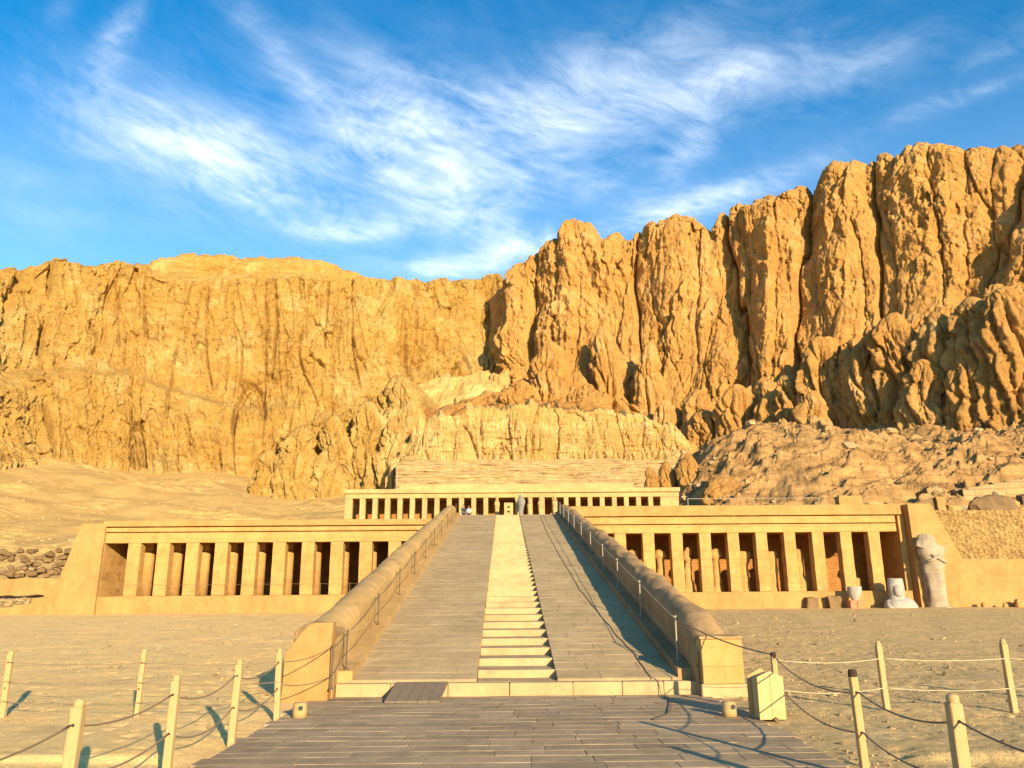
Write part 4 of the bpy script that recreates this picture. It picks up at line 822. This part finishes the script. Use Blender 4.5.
LOBES = [('c', 11.9, 200, 46.6, 66.3, 5.7), ('c', 4.0, 192, 44.9, 53.4, 5.0), ('c', 19.4, 202, 46.5, 58.7, 3.7), ('r', 39.0, 201, 39.8, 66.5, 3.4), ('r', 39.8, 190, 33.3, 48.0, 2.9), ('r', 47.4, 188, 36.8, 50.0, 3.6), ('r', 28.6, 208, 46.6, 73.1, 4.0), ('l', 47.2, 176, 29.6, 42.7, 5.0), ('l', 52.7, 171, 29.7, 47.6, 4.4), ('l', 58.0, 165, 30.4, 44.2, 3.2), ('l', 61.7, 162, 32.0, 47.5, 4.6), ('l', 67.2, 157, 31.4, 54.5, 4.7), ('l', 62.2, 152, 30.1, 41.0, 2.8), ('l', 71.0, 154, 33.3, 50.4, 2.8), ('l', 73.3, 149, 31.9, 52.1, 4.3), ('l', 78.0, 144, 31.2, 55.2, 5.2), ('l', 82.7, 139, 31.7, 53.4, 4.7), ('l', 86.3, 133, 31.8, 54.3, 5.2), ('l', 89.2, 127, 31.1, 54.1, 6.0), ('l', 76.6, 137, 30.5, 43.2, 3.6), ('l', 82.0, 131, 30.7, 43.0, 3.8), ('o', -24.3, 188, 36.8, 53.5, 4.3), ('o', -32.2, 184, 29.0, 46.5, 5.6), ('o', -39.9, 183, 27.1, 42.8, 4.6), ('o', -48.1, 183, 26.2, 40.0, 5.1), ('o', -54.8, 184, 26.1, 34.9, 3.2), ('o', -25.2, 180, 28.9, 41.1, 3.7), ('b', 23.9, 116, 14.7, 20.9, 1.6), ('b', 27.0, 114, 14.2, 21.5, 2.2), ('b', 29.1, 106, 13.2, 17.6, 2.4), ('b', 21.0, 113, 14.4, 19.6, 1.1)]
def smooth1(a, k):
    if k < 1: return a
    ker = np.exp(-np.linspace(-2, 2, 2 * k + 1) ** 2); ker /= ker.sum(); p = np.pad(a, ((k, k), (0, 0)), 'edge')
    return np.stack([np.convolve(p[:, i], ker, 'valid') for i in range(a.shape[1])], 1)
def strip(name, key, nu, nv, disp, mat, r=6., back=40., skirt=6., lean_pow=1., notch=.5, backdrop=.12, sm=2, ledges=(), nsm=None, kind='structure', label=None, cat=None, seed=0):
    T = np.array(TAB[key], float); mid = (T[:, :2] + T[:, 3:5]) / 2; L = np.r_[0, np.cumsum(np.hypot(*np.diff(mid, axis=0).T))]
    s = np.linspace(0, L[-1], nu); A = np.stack([np.interp(s, L, T[:, i]) for i in range(6)], 1); A = smooth1(A, sm)
    c = smooth1((A[:, :2] + A[:, 3:5]) / 2, nsm or max(4, nu // 25)); tg = np.gradient(c, axis=0); tg /= np.hypot(*tg.T)[:, None]
    nrm = np.stack([tg[:, 1], -tg[:, 0]], 1)      # outward, towards the viewer
    Zb, Zt = A[:, 2], A[:, 5]; H = Zt - Zb; rr = np.minimum(r, H * .35)
    rows = []; nf = int(nv * .82); na = nv - nf
    w = np.linspace(0, 1, nf)
    # skirt row
    out = np.zeros((nu, nv + 9 + 1, 3)); S = np.zeros((nu, nv + 10)); 
    Q = []
    Q.append((np.zeros(nu) , Zb - skirt, 0 * H, 1.0, 0.))
    for t in w: Q.append((t * np.ones(nu), Zb + (H - rr) * t, 0 * H, 1.0, t))
    for k in range(1, na + 1):
        ph_ = math.pi / 2 * k / na; Q.append((np.ones(nu), Zt - rr + rr * math.sin(ph_), rr * (1 - math.cos(ph_)), math.cos(ph_) ** .6 if k < na else 0.0, 1 + .0 * k))
    for k in range(1, 10): d = back * (k / 9) ** 1.6; Q.append((np.ones(nu), Zt - d * backdrop, rr + d, 0., 1.))
    nR = len(Q); P = np.zeros((nu, nR, 3)); tt = np.stack([q[0] for q in Q], 1); Z = np.stack([q[1] for q in Q], 1); B = np.stack([q[2] for q in Q], 1); wt = np.array([q[3] for q in Q])[None]
    tl_ = tt ** lean_pow
    if ledges:
        for tz, dep, wid in ledges: tl_ = tl_ + 0 * tl_; B = B + dep * (1 / (1 + np.exp(-(tt - tz) / wid)) - tt)
    X = A[:, None, 0] * (1 - tl_) + A[:, None, 3] * tl_; Y = A[:, None, 1] * (1 - tl_) + A[:, None, 4] * tl_
    Sg = np.repeat(s[:, None], nR, 1)
    D, top = disp(Sg, Z, tt, B)
    hd = (D - B) ; X = X + nrm[:, None, 0] * (D * np.maximum(wt, .25) - B); Y = Y + nrm[:, None, 1] * (D * np.maximum(wt, .25) - B)
    Zn = Z + notch * top * (1 - wt) * (tt >= 1) * np.exp(-np.clip(B - rr[:, None], 0, None) / 12) + np.where(tt >= 1, 0, 0)
    pl = np.clip(B / 3, 0, 1) * (tt >= 1); Zn = Zn + pl * (1.1 * fbm(X / 7, Y / 7, 3, 4) + .9 * facets(X / 4.5, Y / 4.5, 7) + .4 * facets(X / 1.7, Y / 1.7, 8))
    P = np.stack([X, Y, Zn], -1)
    o = grid_mesh(name, P, mat, kind, label, cat, smooth=False); return o
def pillars(S, Z, Lx, Lz, k, warp=.25, wob=1.):
    """tall rounded buttresses split by narrow clefts; 0 at a cleft, 1 mid buttress"""
    wx = perlin(S / (Lx * 1.7), Z / (Lz * .8), k + 3) * warp * .9 + perlin(S / (Lx * .5), Z / (Lz * .3), k + 4) * warp * .22 + perlin(S / (Lx * .12), Z / (Lz * .07), k + 6) * .05
    f1, f2, idv = worley(S / Lx + wx, Z / Lz + perlin(S / Lx, Z / Lz, k + 5) * .3, k)
    e = f2 - f1; return .72 * np.clip(e / .6, 0, 1) ** .75 + .28 * np.clip(e / .06, 0, 1), idv
def rockdet(S, Z, k, amp=1.):
    """weathering shared by all faces: vertical flutes, beds, blocky breaks and fine roughness"""
    w = S + .9 * perlin(S / 5, Z / 8, k) + .25 * perlin(S / 1.5, Z / 2, k + 8); v = Z + .8 * perlin(S / 4, Z / 4, k + 9)
    fl = ridged(w / 2.6, Z / 26, k + 1, 5) * .22 * np.clip(perlin(S / 26, Z / 20, k + 7) * 2 + .7, .15, 1)
    blk = np.clip(perlin(S / 22, Z / 16, k + 5) * 2.4 + .55, .15, 1)
    bed = np.clip(np.abs(perlin(S / 50, v / 2.4, k + 10)) / .05, 0, 1) - 1
    return amp * (fl + blk * (1.9 * facets(w / 5.2, v / 12, k + 2) + 1.0 * facets(w / 2.3, v / 4.6, k + 3)) + .36 * facets(w / .95, v / 1.7, k + 4) + .22 * bed * blk + .22 * fbm(S / 1.3, Z / 1.7, k + 6, 4, .6))
def disp_left(S, Z, t, B):
    a, ia = pillars(S, Z, 26, 170, 11, .35); b, ib = pillars(S, Z, 9, 45, 23, .4); c, ic = pillars(S, Z, 3.4, 13, 37, .4)
    D = 2.6 * a + 2.4 * (ia - .5) + .9 * b + 1.4 * (ib - .5) + .35 * c + .5 * (ic - .5)
    D = D - 2.2 * np.exp(-(np.abs(perlin(S / 22 + .35 * perlin(S / 30, Z / 30, 71), Z / 140, 61)) / .018) ** 2) * np.clip(perlin(S / 40, Z / 40, 63) * 4 + .4, 0, 1)
    D = D + 1.5 * fbm(S / 30, Z / 22, 51, 5, .55) + .25 * ridged(S / 4, Z / 2.2, 55, 3)
    led = np.exp(-((t - .48 - .05 * perlin(S / 60, S * 0, 9)) / .02) ** 2); D = D - 1.1 * led * np.clip(perlin(S / 25, Z * 0, 5) + .5, 0, 1)
    D = D + np.clip(.2 - t, 0, 1) * 14 * np.clip(perlin(S / 14, Z / 60, 15) + .3, 0, 1)
    u = S + 3 * perlin(S / 18, Z / 40, 81)
    for (LL, kk, dep, wd) in ((17., 83, 4.5, .034), (8., 85, 2.6, .034), (4.2, 87, 1.3, .04)):
        D = D - dep * np.exp(-(np.abs(perlin(u / LL, Z / (LL * 9), kk)) / wd) ** 1.5) * np.clip(perlin(S / (LL * 1.6), Z / 24, kk + 1) * 5 + .5, 0, 1)
    edge = .44 + .05 * perlin(S / 30, S * 0, 97) - .10 * np.clip((S - 60) / 60, 0, 1); lowr = 1 / (1 + np.exp((t - edge) / .012)) * np.clip((135 - S) / 25, 0, 1)
    D = D + 6.5 * lowr + 2.0 * (1 / (1 + np.exp((t - .52 - .04 * perlin(S / 40, S * 0, 98)) / .02))) * np.clip((S - 130) / 30, 0, 1)
    D = D + (2.0 * ridged(S / 9, Z / 30, 99, 3) - .8) * np.clip(perlin(S / 45, Z / 45, 92) * 3 + .2, 0, 1) * .6
    D = D + rockdet(S, Z, 95, 1.25)
    top = 1.0 * fbm(S / 12, S * 0 + 4, 8, 3)[..., :] + 1.5 * (b - .6)
    return D, top
def disp_right(S, Z, t, B):
    a, ia = pillars(S, Z, 21, 170, 111, .5); b, ib = pillars(S, Z, 8.5, 52, 123, .5); c, ic = pillars(S, Z, 3.4, 22, 137, .5); d, idd = pillars(S, Z, 1.6, 6, 139, .5)
    D = 8.0 * a + 5.0 * (ia - .5) + 1.9 * b + 1.5 * (ib - .5) + .5 * c + .5 * (ic - .5) + .2 * d
    rough = np.clip(perlin(S / 30, Z / 30, 171) * 2 + .5, 0, 1)
    D = D + 2.4 * fbm(S / 34, Z / 30, 151, 5, .55) + rough * .8 * ridged(S / 5, Z / 7, 155, 4)
    D = D + np.clip(.45 - t, 0, 1) * 12
    top = 4.5 * (a - .75) + 2.2 * (b - .6) + .8 * fbm(S / 6, S * 0 + 2, 8, 3)
    D = D + rockdet(S, Z, 195, .85)
    return D - 4, top
def disp_low(S, Z, t, B):
    a, ia = pillars(S, Z, 14, 60, 211, .5); b, ib = pillars(S, Z, 6, 26, 223, .55); c, ic = pillars(S, Z, 2.6, 7.5, 237, .55); d, idd = pillars(S, Z, 1.1, 3, 239, .5)
    D = 5.5 * a + 3.5 * (ia - .5) + 2.7 * b + 1.6 * (ib - .5) + 1.2 * c + .9 * (ic - .5) + .4 * d + 1.4 * fbm(S / 15, Z / 13, 251, 5, .6)
    D = D + rockdet(S, Z, 295, .85)
    return D - 3.5, 3.5 * (a - .7) + 2.2 * (b - .6) + 1.0 * (c - .6)
def disp_mid(S, Z, t, B):
    a, ia = pillars(S, Z, 17, 50, 311, .4); b, ib = pillars(S, Z, 6, 24, 323, .5); c, ic = pillars(S, Z, 2.2, 9, 337, .5)
    D = 3.8 * a + 2. * (ia - .5) + 1.6 * b + .7 * c + 1.2 * fbm(S / 14, Z / 11, 351, 5, .6)
    D = D + rockdet(S, Z, 395, 1.)
    return D - 2.5, 2. * (b - .6) + .8 * (c - .5)
def disp_foot(S, Z, t, B):
    a, ia = pillars(S, Z, 6.5, 30, 411, .3); b, ib = pillars(S, Z, 2.0, 11, 423, .35); c, ic = pillars(S, Z, .95, 4.5, 437, .4)
    mo = np.clip(perlin(S / 11, Z / 9, 461) * 2.5 + .6, .2, 1.2); D = 1.6 * a + 1.8 * (ia - .5) + mo * (1.0 * b + .8 * (ib - .5)) + .45 * c + rockdet(S, Z, 495, .45) - .9 * (t > .62 + .12 * perlin(S / 7, S * 0, 463)) - .7 * (t > .3 + .1 * perlin(S / 9, S * 0, 465)) + .8 * fbm(S / 9, Z / 5, 451, 5, .6) + .35 * ridged(S / 12, Z / 1.2, 455, 3)
    return D * (.5 + .5 * np.clip(1.3 - t, 0, 1)) + (1 - t) * 1.5, 1.2 * (b - .6) + 2.2 * fbm(S / 9, S * 0, 8, 4)
def disp_out(S, Z, t, B):
    a, ia = pillars(S, Z, 9, 22, 511, .5); b, ib = pillars(S, Z, 3.6, 9, 523, .55); c, ic = pillars(S, Z, 1.4, 3.6, 537, .5)
    D = 2.6 * a + 2. * (ia - .5) + 1.5 * b + 1.1 * (ib - .5) + .7 * c + 1.3 * fbm(S / 11, Z / 9, 551, 5, .6)
    D = D + rockdet(S, Z, 595, .9)
    return D - 1.5, 1.6 * (a - .7) + 1. * (b - .6)
def disp_cap(S, Z, t, B):
    return 1.6 * fbm(S / 16, Z / 6, 611, 6, .6) + 1.2 * ridged(S / 14, Z / 3, 613, 3) * .4, .8 * fbm(S / 10, S * 0, 8, 4)
strip('left_cliff', 'left_cliff', 900, 400, disp_left, M['cliff'], 4., 60, 12, .9)
strip('cap_hill', 'cap_hill', 500, 120, disp_cap, M['cliff'], 9., 60, 6, .75)
strip('right_cliff', 'right_cliff', 1000, 470, disp_right, M['cliff_r'], 7., 60, 12, .9, notch=.9)
strip('lower_right_cliff', 'lower_right', 900, 260, disp_low, M['cliff_r'], 6., 34, 10, .8, notch=.9, backdrop=-.16)
strip('middle_buttress', 'mid_buttress', 700, 220, disp_mid, M['cliff_r'], 5., 34, 6, .8, notch=.6, backdrop=-.05)
strip('fluted_rock_foot', 'fluted_foot', 900, 150, disp_foot, M['cliff_low'], 1.5, 26, 5, 1., notch=1.4, backdrop=-.22)
strip('left_outcrop', 'left_outcrop', 600, 240, disp_out, M['cliff'], 4., 24, 8, .8, notch=.8, backdrop=-.1)
def lobe(kd, x, y, z0, z1, r, seed):
    # a rounded rock tower standing against the cliff foot
    na, nz = (150, 120) if kd != 'b' else (90, 70); a = np.linspace(.5 * np.pi, 2.5 * np.pi, na)[:, None]; f = np.linspace(0, 1, nz)[None]; H = z1 - z0
    zz = z0 - 5 + (H + 5) * np.sin(f * np.pi / 2) ** .9; q = np.clip((zz - z0) / H, -1, 1)
    rad_ = r * np.where(q > 0, np.clip(1 - np.clip(q, 0, 1) ** 4, 0, 1) ** .5 * (1.08 - .38 * q), 1.08 - .25 * q) * (1.3 if kd in 'lr' else 1.05)
    S = (a - 1.5 * np.pi) * np.maximum(rad_, r * .15) + seed * 40 + 60; Z = zz + 0 * a
    p1, i1 = pillars(S, Z, max(3., r * .55), H * .7, 700 + seed); p2, i2 = pillars(S, Z, max(1.4, r * .2), H * .25, 730 + seed)
    r = r * (1.3 if kd in 'lr' else 1.05)
    D = (r * .34 * (p1 - .7) + r * .20 * (i1 - .5) + r * .13 * (p2 - .7) + rockdet(S, Z, 760 + seed, min(1.2, r * .15)) + .12 * r * fbm(S / (r * 1.2), Z / r, 790 + seed, 4)) * np.clip((1 - q) * 4, .15, 1)
    R_ = np.maximum(rad_ + D * np.clip(rad_ / r * 1.6, 0, 1), .01)
    y = y + (r * .5 if kd == 'l' else 0)
    jx = r * .35 * perlin(Z / (H * .6), Z * 0 + seed, 3)
    P = np.stack([x + jx + R_ * np.cos(a), y + R_ * .75 * np.sin(a), Z + r * .06 * fbm(S / 3, Z / 3, 5, 3) * np.clip(1 - q, 0, 1)], -1)
    grid_mesh('rock_outcrop', P, M['cliff' if kd == 'o' else ('cliff_low' if kd == 'c0' else 'cliff_r')], smooth=False)
for i, row in enumerate(LOBES): lobe(*row, i)
def slope(name, key, nu, nv, f, mat, prof=None, back=25, smooth=True):
    T = np.array(TAB[key], float); L = np.r_[0, np.cumsum(np.hypot(*np.diff(T[:, 3:5], axis=0).T))]
    s = np.linspace(0, L[-1], nu); A = smooth1(np.stack([np.interp(s, L, T[:, i]) for i in range(6)], 1), 6)
    t = np.linspace(0, 1.04, nv)[None]; P = A[:, None, :3] + (A[:, None, 3:] - A[:, None, :3]) * t[..., None]
    p = prof(np.clip(t, 0, 1.2)) if prof else t
    P[..., 2] = A[:, None, 2] + (A[:, None, 5] - A[:, None, 2]) * p
    P[..., 2] += f(P[..., 0], P[..., 1], t)
    return grid_mesh(name, P, mat, smooth=smooth)
def f_left(X, Y, t):
    e = np.clip(t * 6, 0, 1) * np.clip((1.1 - t) * 5, 0, 1)
    return e * (1.5 * fbm(X / 30, Y / 26, 5, 3) + .10 * fbm(X / 3, Y / 4, 15, 5, .6) + (.30 * ridged(X / 5, Y / 2.4, 25, 5) + .5 * np.clip(fbm(X / 5, Y / 4, 35, 4), 0, 1)) * np.clip(perlin(X / 16, Y / 12, 44) * 3 + np.clip((150 - Y) / 60, 0, 1) - .3, 0, 1))
slope('left_slope', 'left_talus', 500, 300, f_left, M['talus'], lambda t: t ** 1.25)
def f_right(X, Y, t):
    e = np.clip(t * 8, 0, 1)
    z = 1.6 * fbm(X / 24, Y / 20, 105, 3) + .22 * fbm(X / 4, Y / 4, 115, 6, .62) + (.8 * ridged(X / 9, Y / 2.6, 125, 6) + .7 * fbm(X / 3, Y / 2.5, 135, 5)) * np.clip(perlin(X / 13, Y / 11, 144) * 3 + .45, 0, 1)
    q = (Y * .42 + 1.5 * perlin(X / 12, Y / 10, 165) + .8 * perlin(X / 3, Y / 3, 166)) / 1.9; z = z + 1.1 * (np.clip((q % 1 - .55) / .45, 0, 1) - q % 1) * (.35 + .65 * np.clip(perlin(X / 15, Y / 10, 167) * 3 + .6, 0, 1)) + .28 * facets(X / 1.3, Y / 1.1, 168) * np.clip(perlin(X / 9, Y / 7, 170) * 3 + .6, .15, 1) + .10 * fbm(X / .8, Y / .8, 169, 3)
    z = z + (1.5 * facets(X / 6, Y / 4, 161) + .8 * facets(X / 2.4, Y / 1.8, 162)) * np.clip(perlin(X / 17, Y / 9, 163) * 3 + .25, 0, 1)
    # spurs of debris running down towards the temple
    for (cx, cy, rx, ry, h, rot) in ((37, 118, 11, 17, 6.5, .5), (52, 112, 12, 12, 5.5, -.3), (66, 104, 7, 10, 5, .2), (26, 125, 7, 22, 3.5, .7)):
        u = ((X - cx) * math.cos(rot) + (Y - cy) * math.sin(rot)) / rx; v = (-(X - cx) * math.sin(rot) + (Y - cy) * math.cos(rot)) / ry; z = z + h * np.exp(-(u * u + v * v))
    return e * z
slope('right_slope', 'right_talus', 900, 520, f_right, M['talus_r'], lambda t: t ** 1.1, smooth=False)
slope('gully_sand', 'gully_sand', 220, 160, lambda X, Y, t: 2.2 * fbm(X / 14, Y / 12, 7, 5) + 1.6 * facets(X / 6, Y / 6, 9) + .8 * facets(X / 2.2, Y / 2.2, 19), M['cliff_low'])
def shade_hill():  # hill out of view, added to cast shade on the right slope
    T = np.linspace(0, 1, 160); n = 90; u = T[:, None]; v = np.linspace(0, 1, n)[None]
    cx, cy = 112 + 34 * u, 28 + 62 * u; w = 26.; X = cx + (v - .5) * 2 * w * .88; Y = cy - (v - .5) * 2 * w * .48
    Hh = (39 + 3 * u + 5 * fbm(u * 7, u * 0, 4, 3)) * np.clip(u * 7, 0, 1) ** .5
    Z = Hh * np.clip(1 - np.abs(v - .5) * 2, 0, 1) ** .6 + 2.5 * fbm(X / 9, Y / 9, 77, 5) * (np.abs(v - .5) < .47)
    grid_mesh('shade_casting_hill', np.stack([X + 0 * Z, Y + 0 * Z, Z], -1), M['cliff_r'])
shade_hill()
def bank():
    xs = np.linspace(-80, -41.45, 200); ys = np.linspace(73.05, 86, 90); X, Y = np.meshgrid(xs, ys, indexing='ij')
    Z = 1.22 + (Y - 73) * .125 + .12 * fbm(X / 3, Y / 3, 9, 5) * np.clip((Y - 73) / 1.5, 0, 1)
    grid_mesh('sand_bank', np.stack([X, Y, Z], -1), M['talus'])
bank()
# terraced retaining wall of weathered brick behind the upper portico
def terrace_wall():
    T = np.array(TAB['brick_terrace'], float); s = np.linspace(0, 1, 700); L = np.linspace(0, 1, len(T)); A = np.stack([np.interp(s, L, T[:, i]) for i in range(6)], 1)
    nv = 160; t = np.linspace(0, 1, nv)[None]; Z = A[:, 2:3] + (A[:, 5:6] - A[:, 2:3]) * t; X = A[:, 0:1] + (A[:, 3:4] - A[:, 0:1]) * t; n = 9.
    st_ = (np.floor(t * n) + np.clip(((t * n) % 1 - .6) / .4, 0, 1)) / n; Y = A[:, 1:2] + (A[:, 4:5] - A[:, 1:2]) * st_
    Y = Y - .5 * fbm(X / 5, Z / 1.2, 3, 5) - .3 * ridged(X / 9, Z / .5, 4, 3); Z = Z + .25 * fbm(X / 16, X * 0 + t, 9, 4)
    bk = np.stack([A[:, 3], A[:, 4] + 16, A[:, 5] + .5], -1)[:, None]
    grid_m = grid_mesh('retaining_wall', np.concatenate([np.stack([X, Y, Z], -1), bk], 1), M['terrace'], None); tag(grid_m, 'long layered retaining wall of old brick courses behind the upper colonnade', 'wall')
terrace_wall()
# walls on the right slope, ruin on the left
for i, (a, b, h, lb) in enumerate((((56, 96), (78, 92), 2.6, 'low pale rubble wall rising to the right on the scree'), ((60, 108), (90, 100), 2.2, 'long dark stone wall higher on the scree at the far right'), ((47, 90), (56, 93), 1.6, 'short low rubble wall just above the rubble masonry'))):
    n = 60; tt = np.linspace(0, 1, n); xs = a[0] + (b[0] - a[0]) * tt; ys = a[1] + (b[1] - a[1]) * tt; z0 = {0: 11.5, 1: 17., 2: 9.6}[i] + {0: 3.5, 1: 3., 2: .8}[i] * tt
    rows = np.stack([np.stack([xs, ys, z0 - 3], -1), np.stack([xs, ys + .1, z0 + h * .5], -1), np.stack([xs, ys + .2, z0 + h + .3 * perlin(xs, xs * 0, 3)], -1), np.stack([xs, ys + 1.2, z0 + h + .3 * perlin(xs, xs * 0, 3)], -1), np.stack([xs, ys + 1.5, z0 - 3], -1)], 1)
    tag(grid_mesh('dry_stone_wall', rows, M['terrace'], None), lb, 'wall', 'stone walls on the right scree')
ru = thing('ruined_building', 'dark collapsed brick ruin on the sand slope left of the battered wall', 'ruin', (-46, 80, 3))
mbw = MB(); rw_ = random.Random(4)
for i in range(70): mbw.rock((rw_.uniform(-50.5, -43.2), rw_.uniform(81., 82.4), 4.3 + 2.5 * rw_.random() ** 1.6), rw_.uniform(.2, .55), i * 1.9, 1, .7, .45)
mbw.build('wall', M['darkstone'], ru)
MB().rbox(-52, -42.9, 79.4, 80.2, 2.4, 4.0, .4, .12, .8, 9.).build('bank', M['plaster'], ru)
rk = random.Random(21); mb = MB()
for i in range(130):
    x = rk.uniform(-58, -43.5); y = rk.uniform(74, 79); r = rk.uniform(.08, .3); mb.rock((x, y, 1.3 + (y - 73) * .125 + r * .3), r, i * 1.7, 1, .7, .4, rk.uniform(.6, 1.1))
tag(mb.build('stone_rubble', M['stones']), 'loose rubble of small grey and tan stones heaped behind the left footing', 'rubble', None, 'stuff')
mb = MB()
mb2 = MB(); T_ = np.array(TAB['left_talus'], float)
for i in range(700):
    u = rk.random() * .95; v = .08 + .9 * rk.random() ** 1.4; j = u * (len(T_) - 1); a = T_[int(j)] * (1 - j % 1) + T_[min(int(j) + 1, len(T_) - 1)] * (j % 1)
    x, y = a[0] + (a[3] - a[0]) * v, a[1] + (a[4] - a[1]) * v; z = a[2] + (a[5] - a[2]) * v ** 1.25 + float(f_left(np.array([[x]]), np.array([[y]]), np.array([[v]]))[0, 0])
    r = rk.uniform(.08, .32) * (1 + 2 * (rk.random() < .05)); mb2.rock((x, y, z + r * .1), r, i * 1.3, 1, .6, .4, rk.uniform(.6, 1.3))
T_ = np.array(TAB['right_talus'], float)
for i in range(700):
    u = .03 + rk.random() * .9; v = .02 + .9 * rk.random(); j = u * (len(T_) - 1); a = T_[int(j)] * (1 - j % 1) + T_[min(int(j) + 1, len(T_) - 1)] * (j % 1)
    x, y = a[0] + (a[3] - a[0]) * v, a[1] + (a[4] - a[1]) * v; z = a[2] + (a[5] - a[2]) * v ** 1.1 + float(f_right(np.array([[x]]), np.array([[y]]), np.array([[v]]))[0, 0])
    r = rk.uniform(.1, .4) * (1 + 2 * (rk.random() < .07)); mb.rock((x, y, z + r * .1), r, i * 1.3, 1, .6, .4, rk.uniform(.5, 1.2))
tag(mb2.build('slope_stones', M['stones']), 'small loose stones dotted over the left sand slope', 'rubble', None, 'stuff')
tag(mb.build('scree_boulders', M['stones']), 'loose boulders strewn over the lower right scree', 'rubble', None, 'stuff')
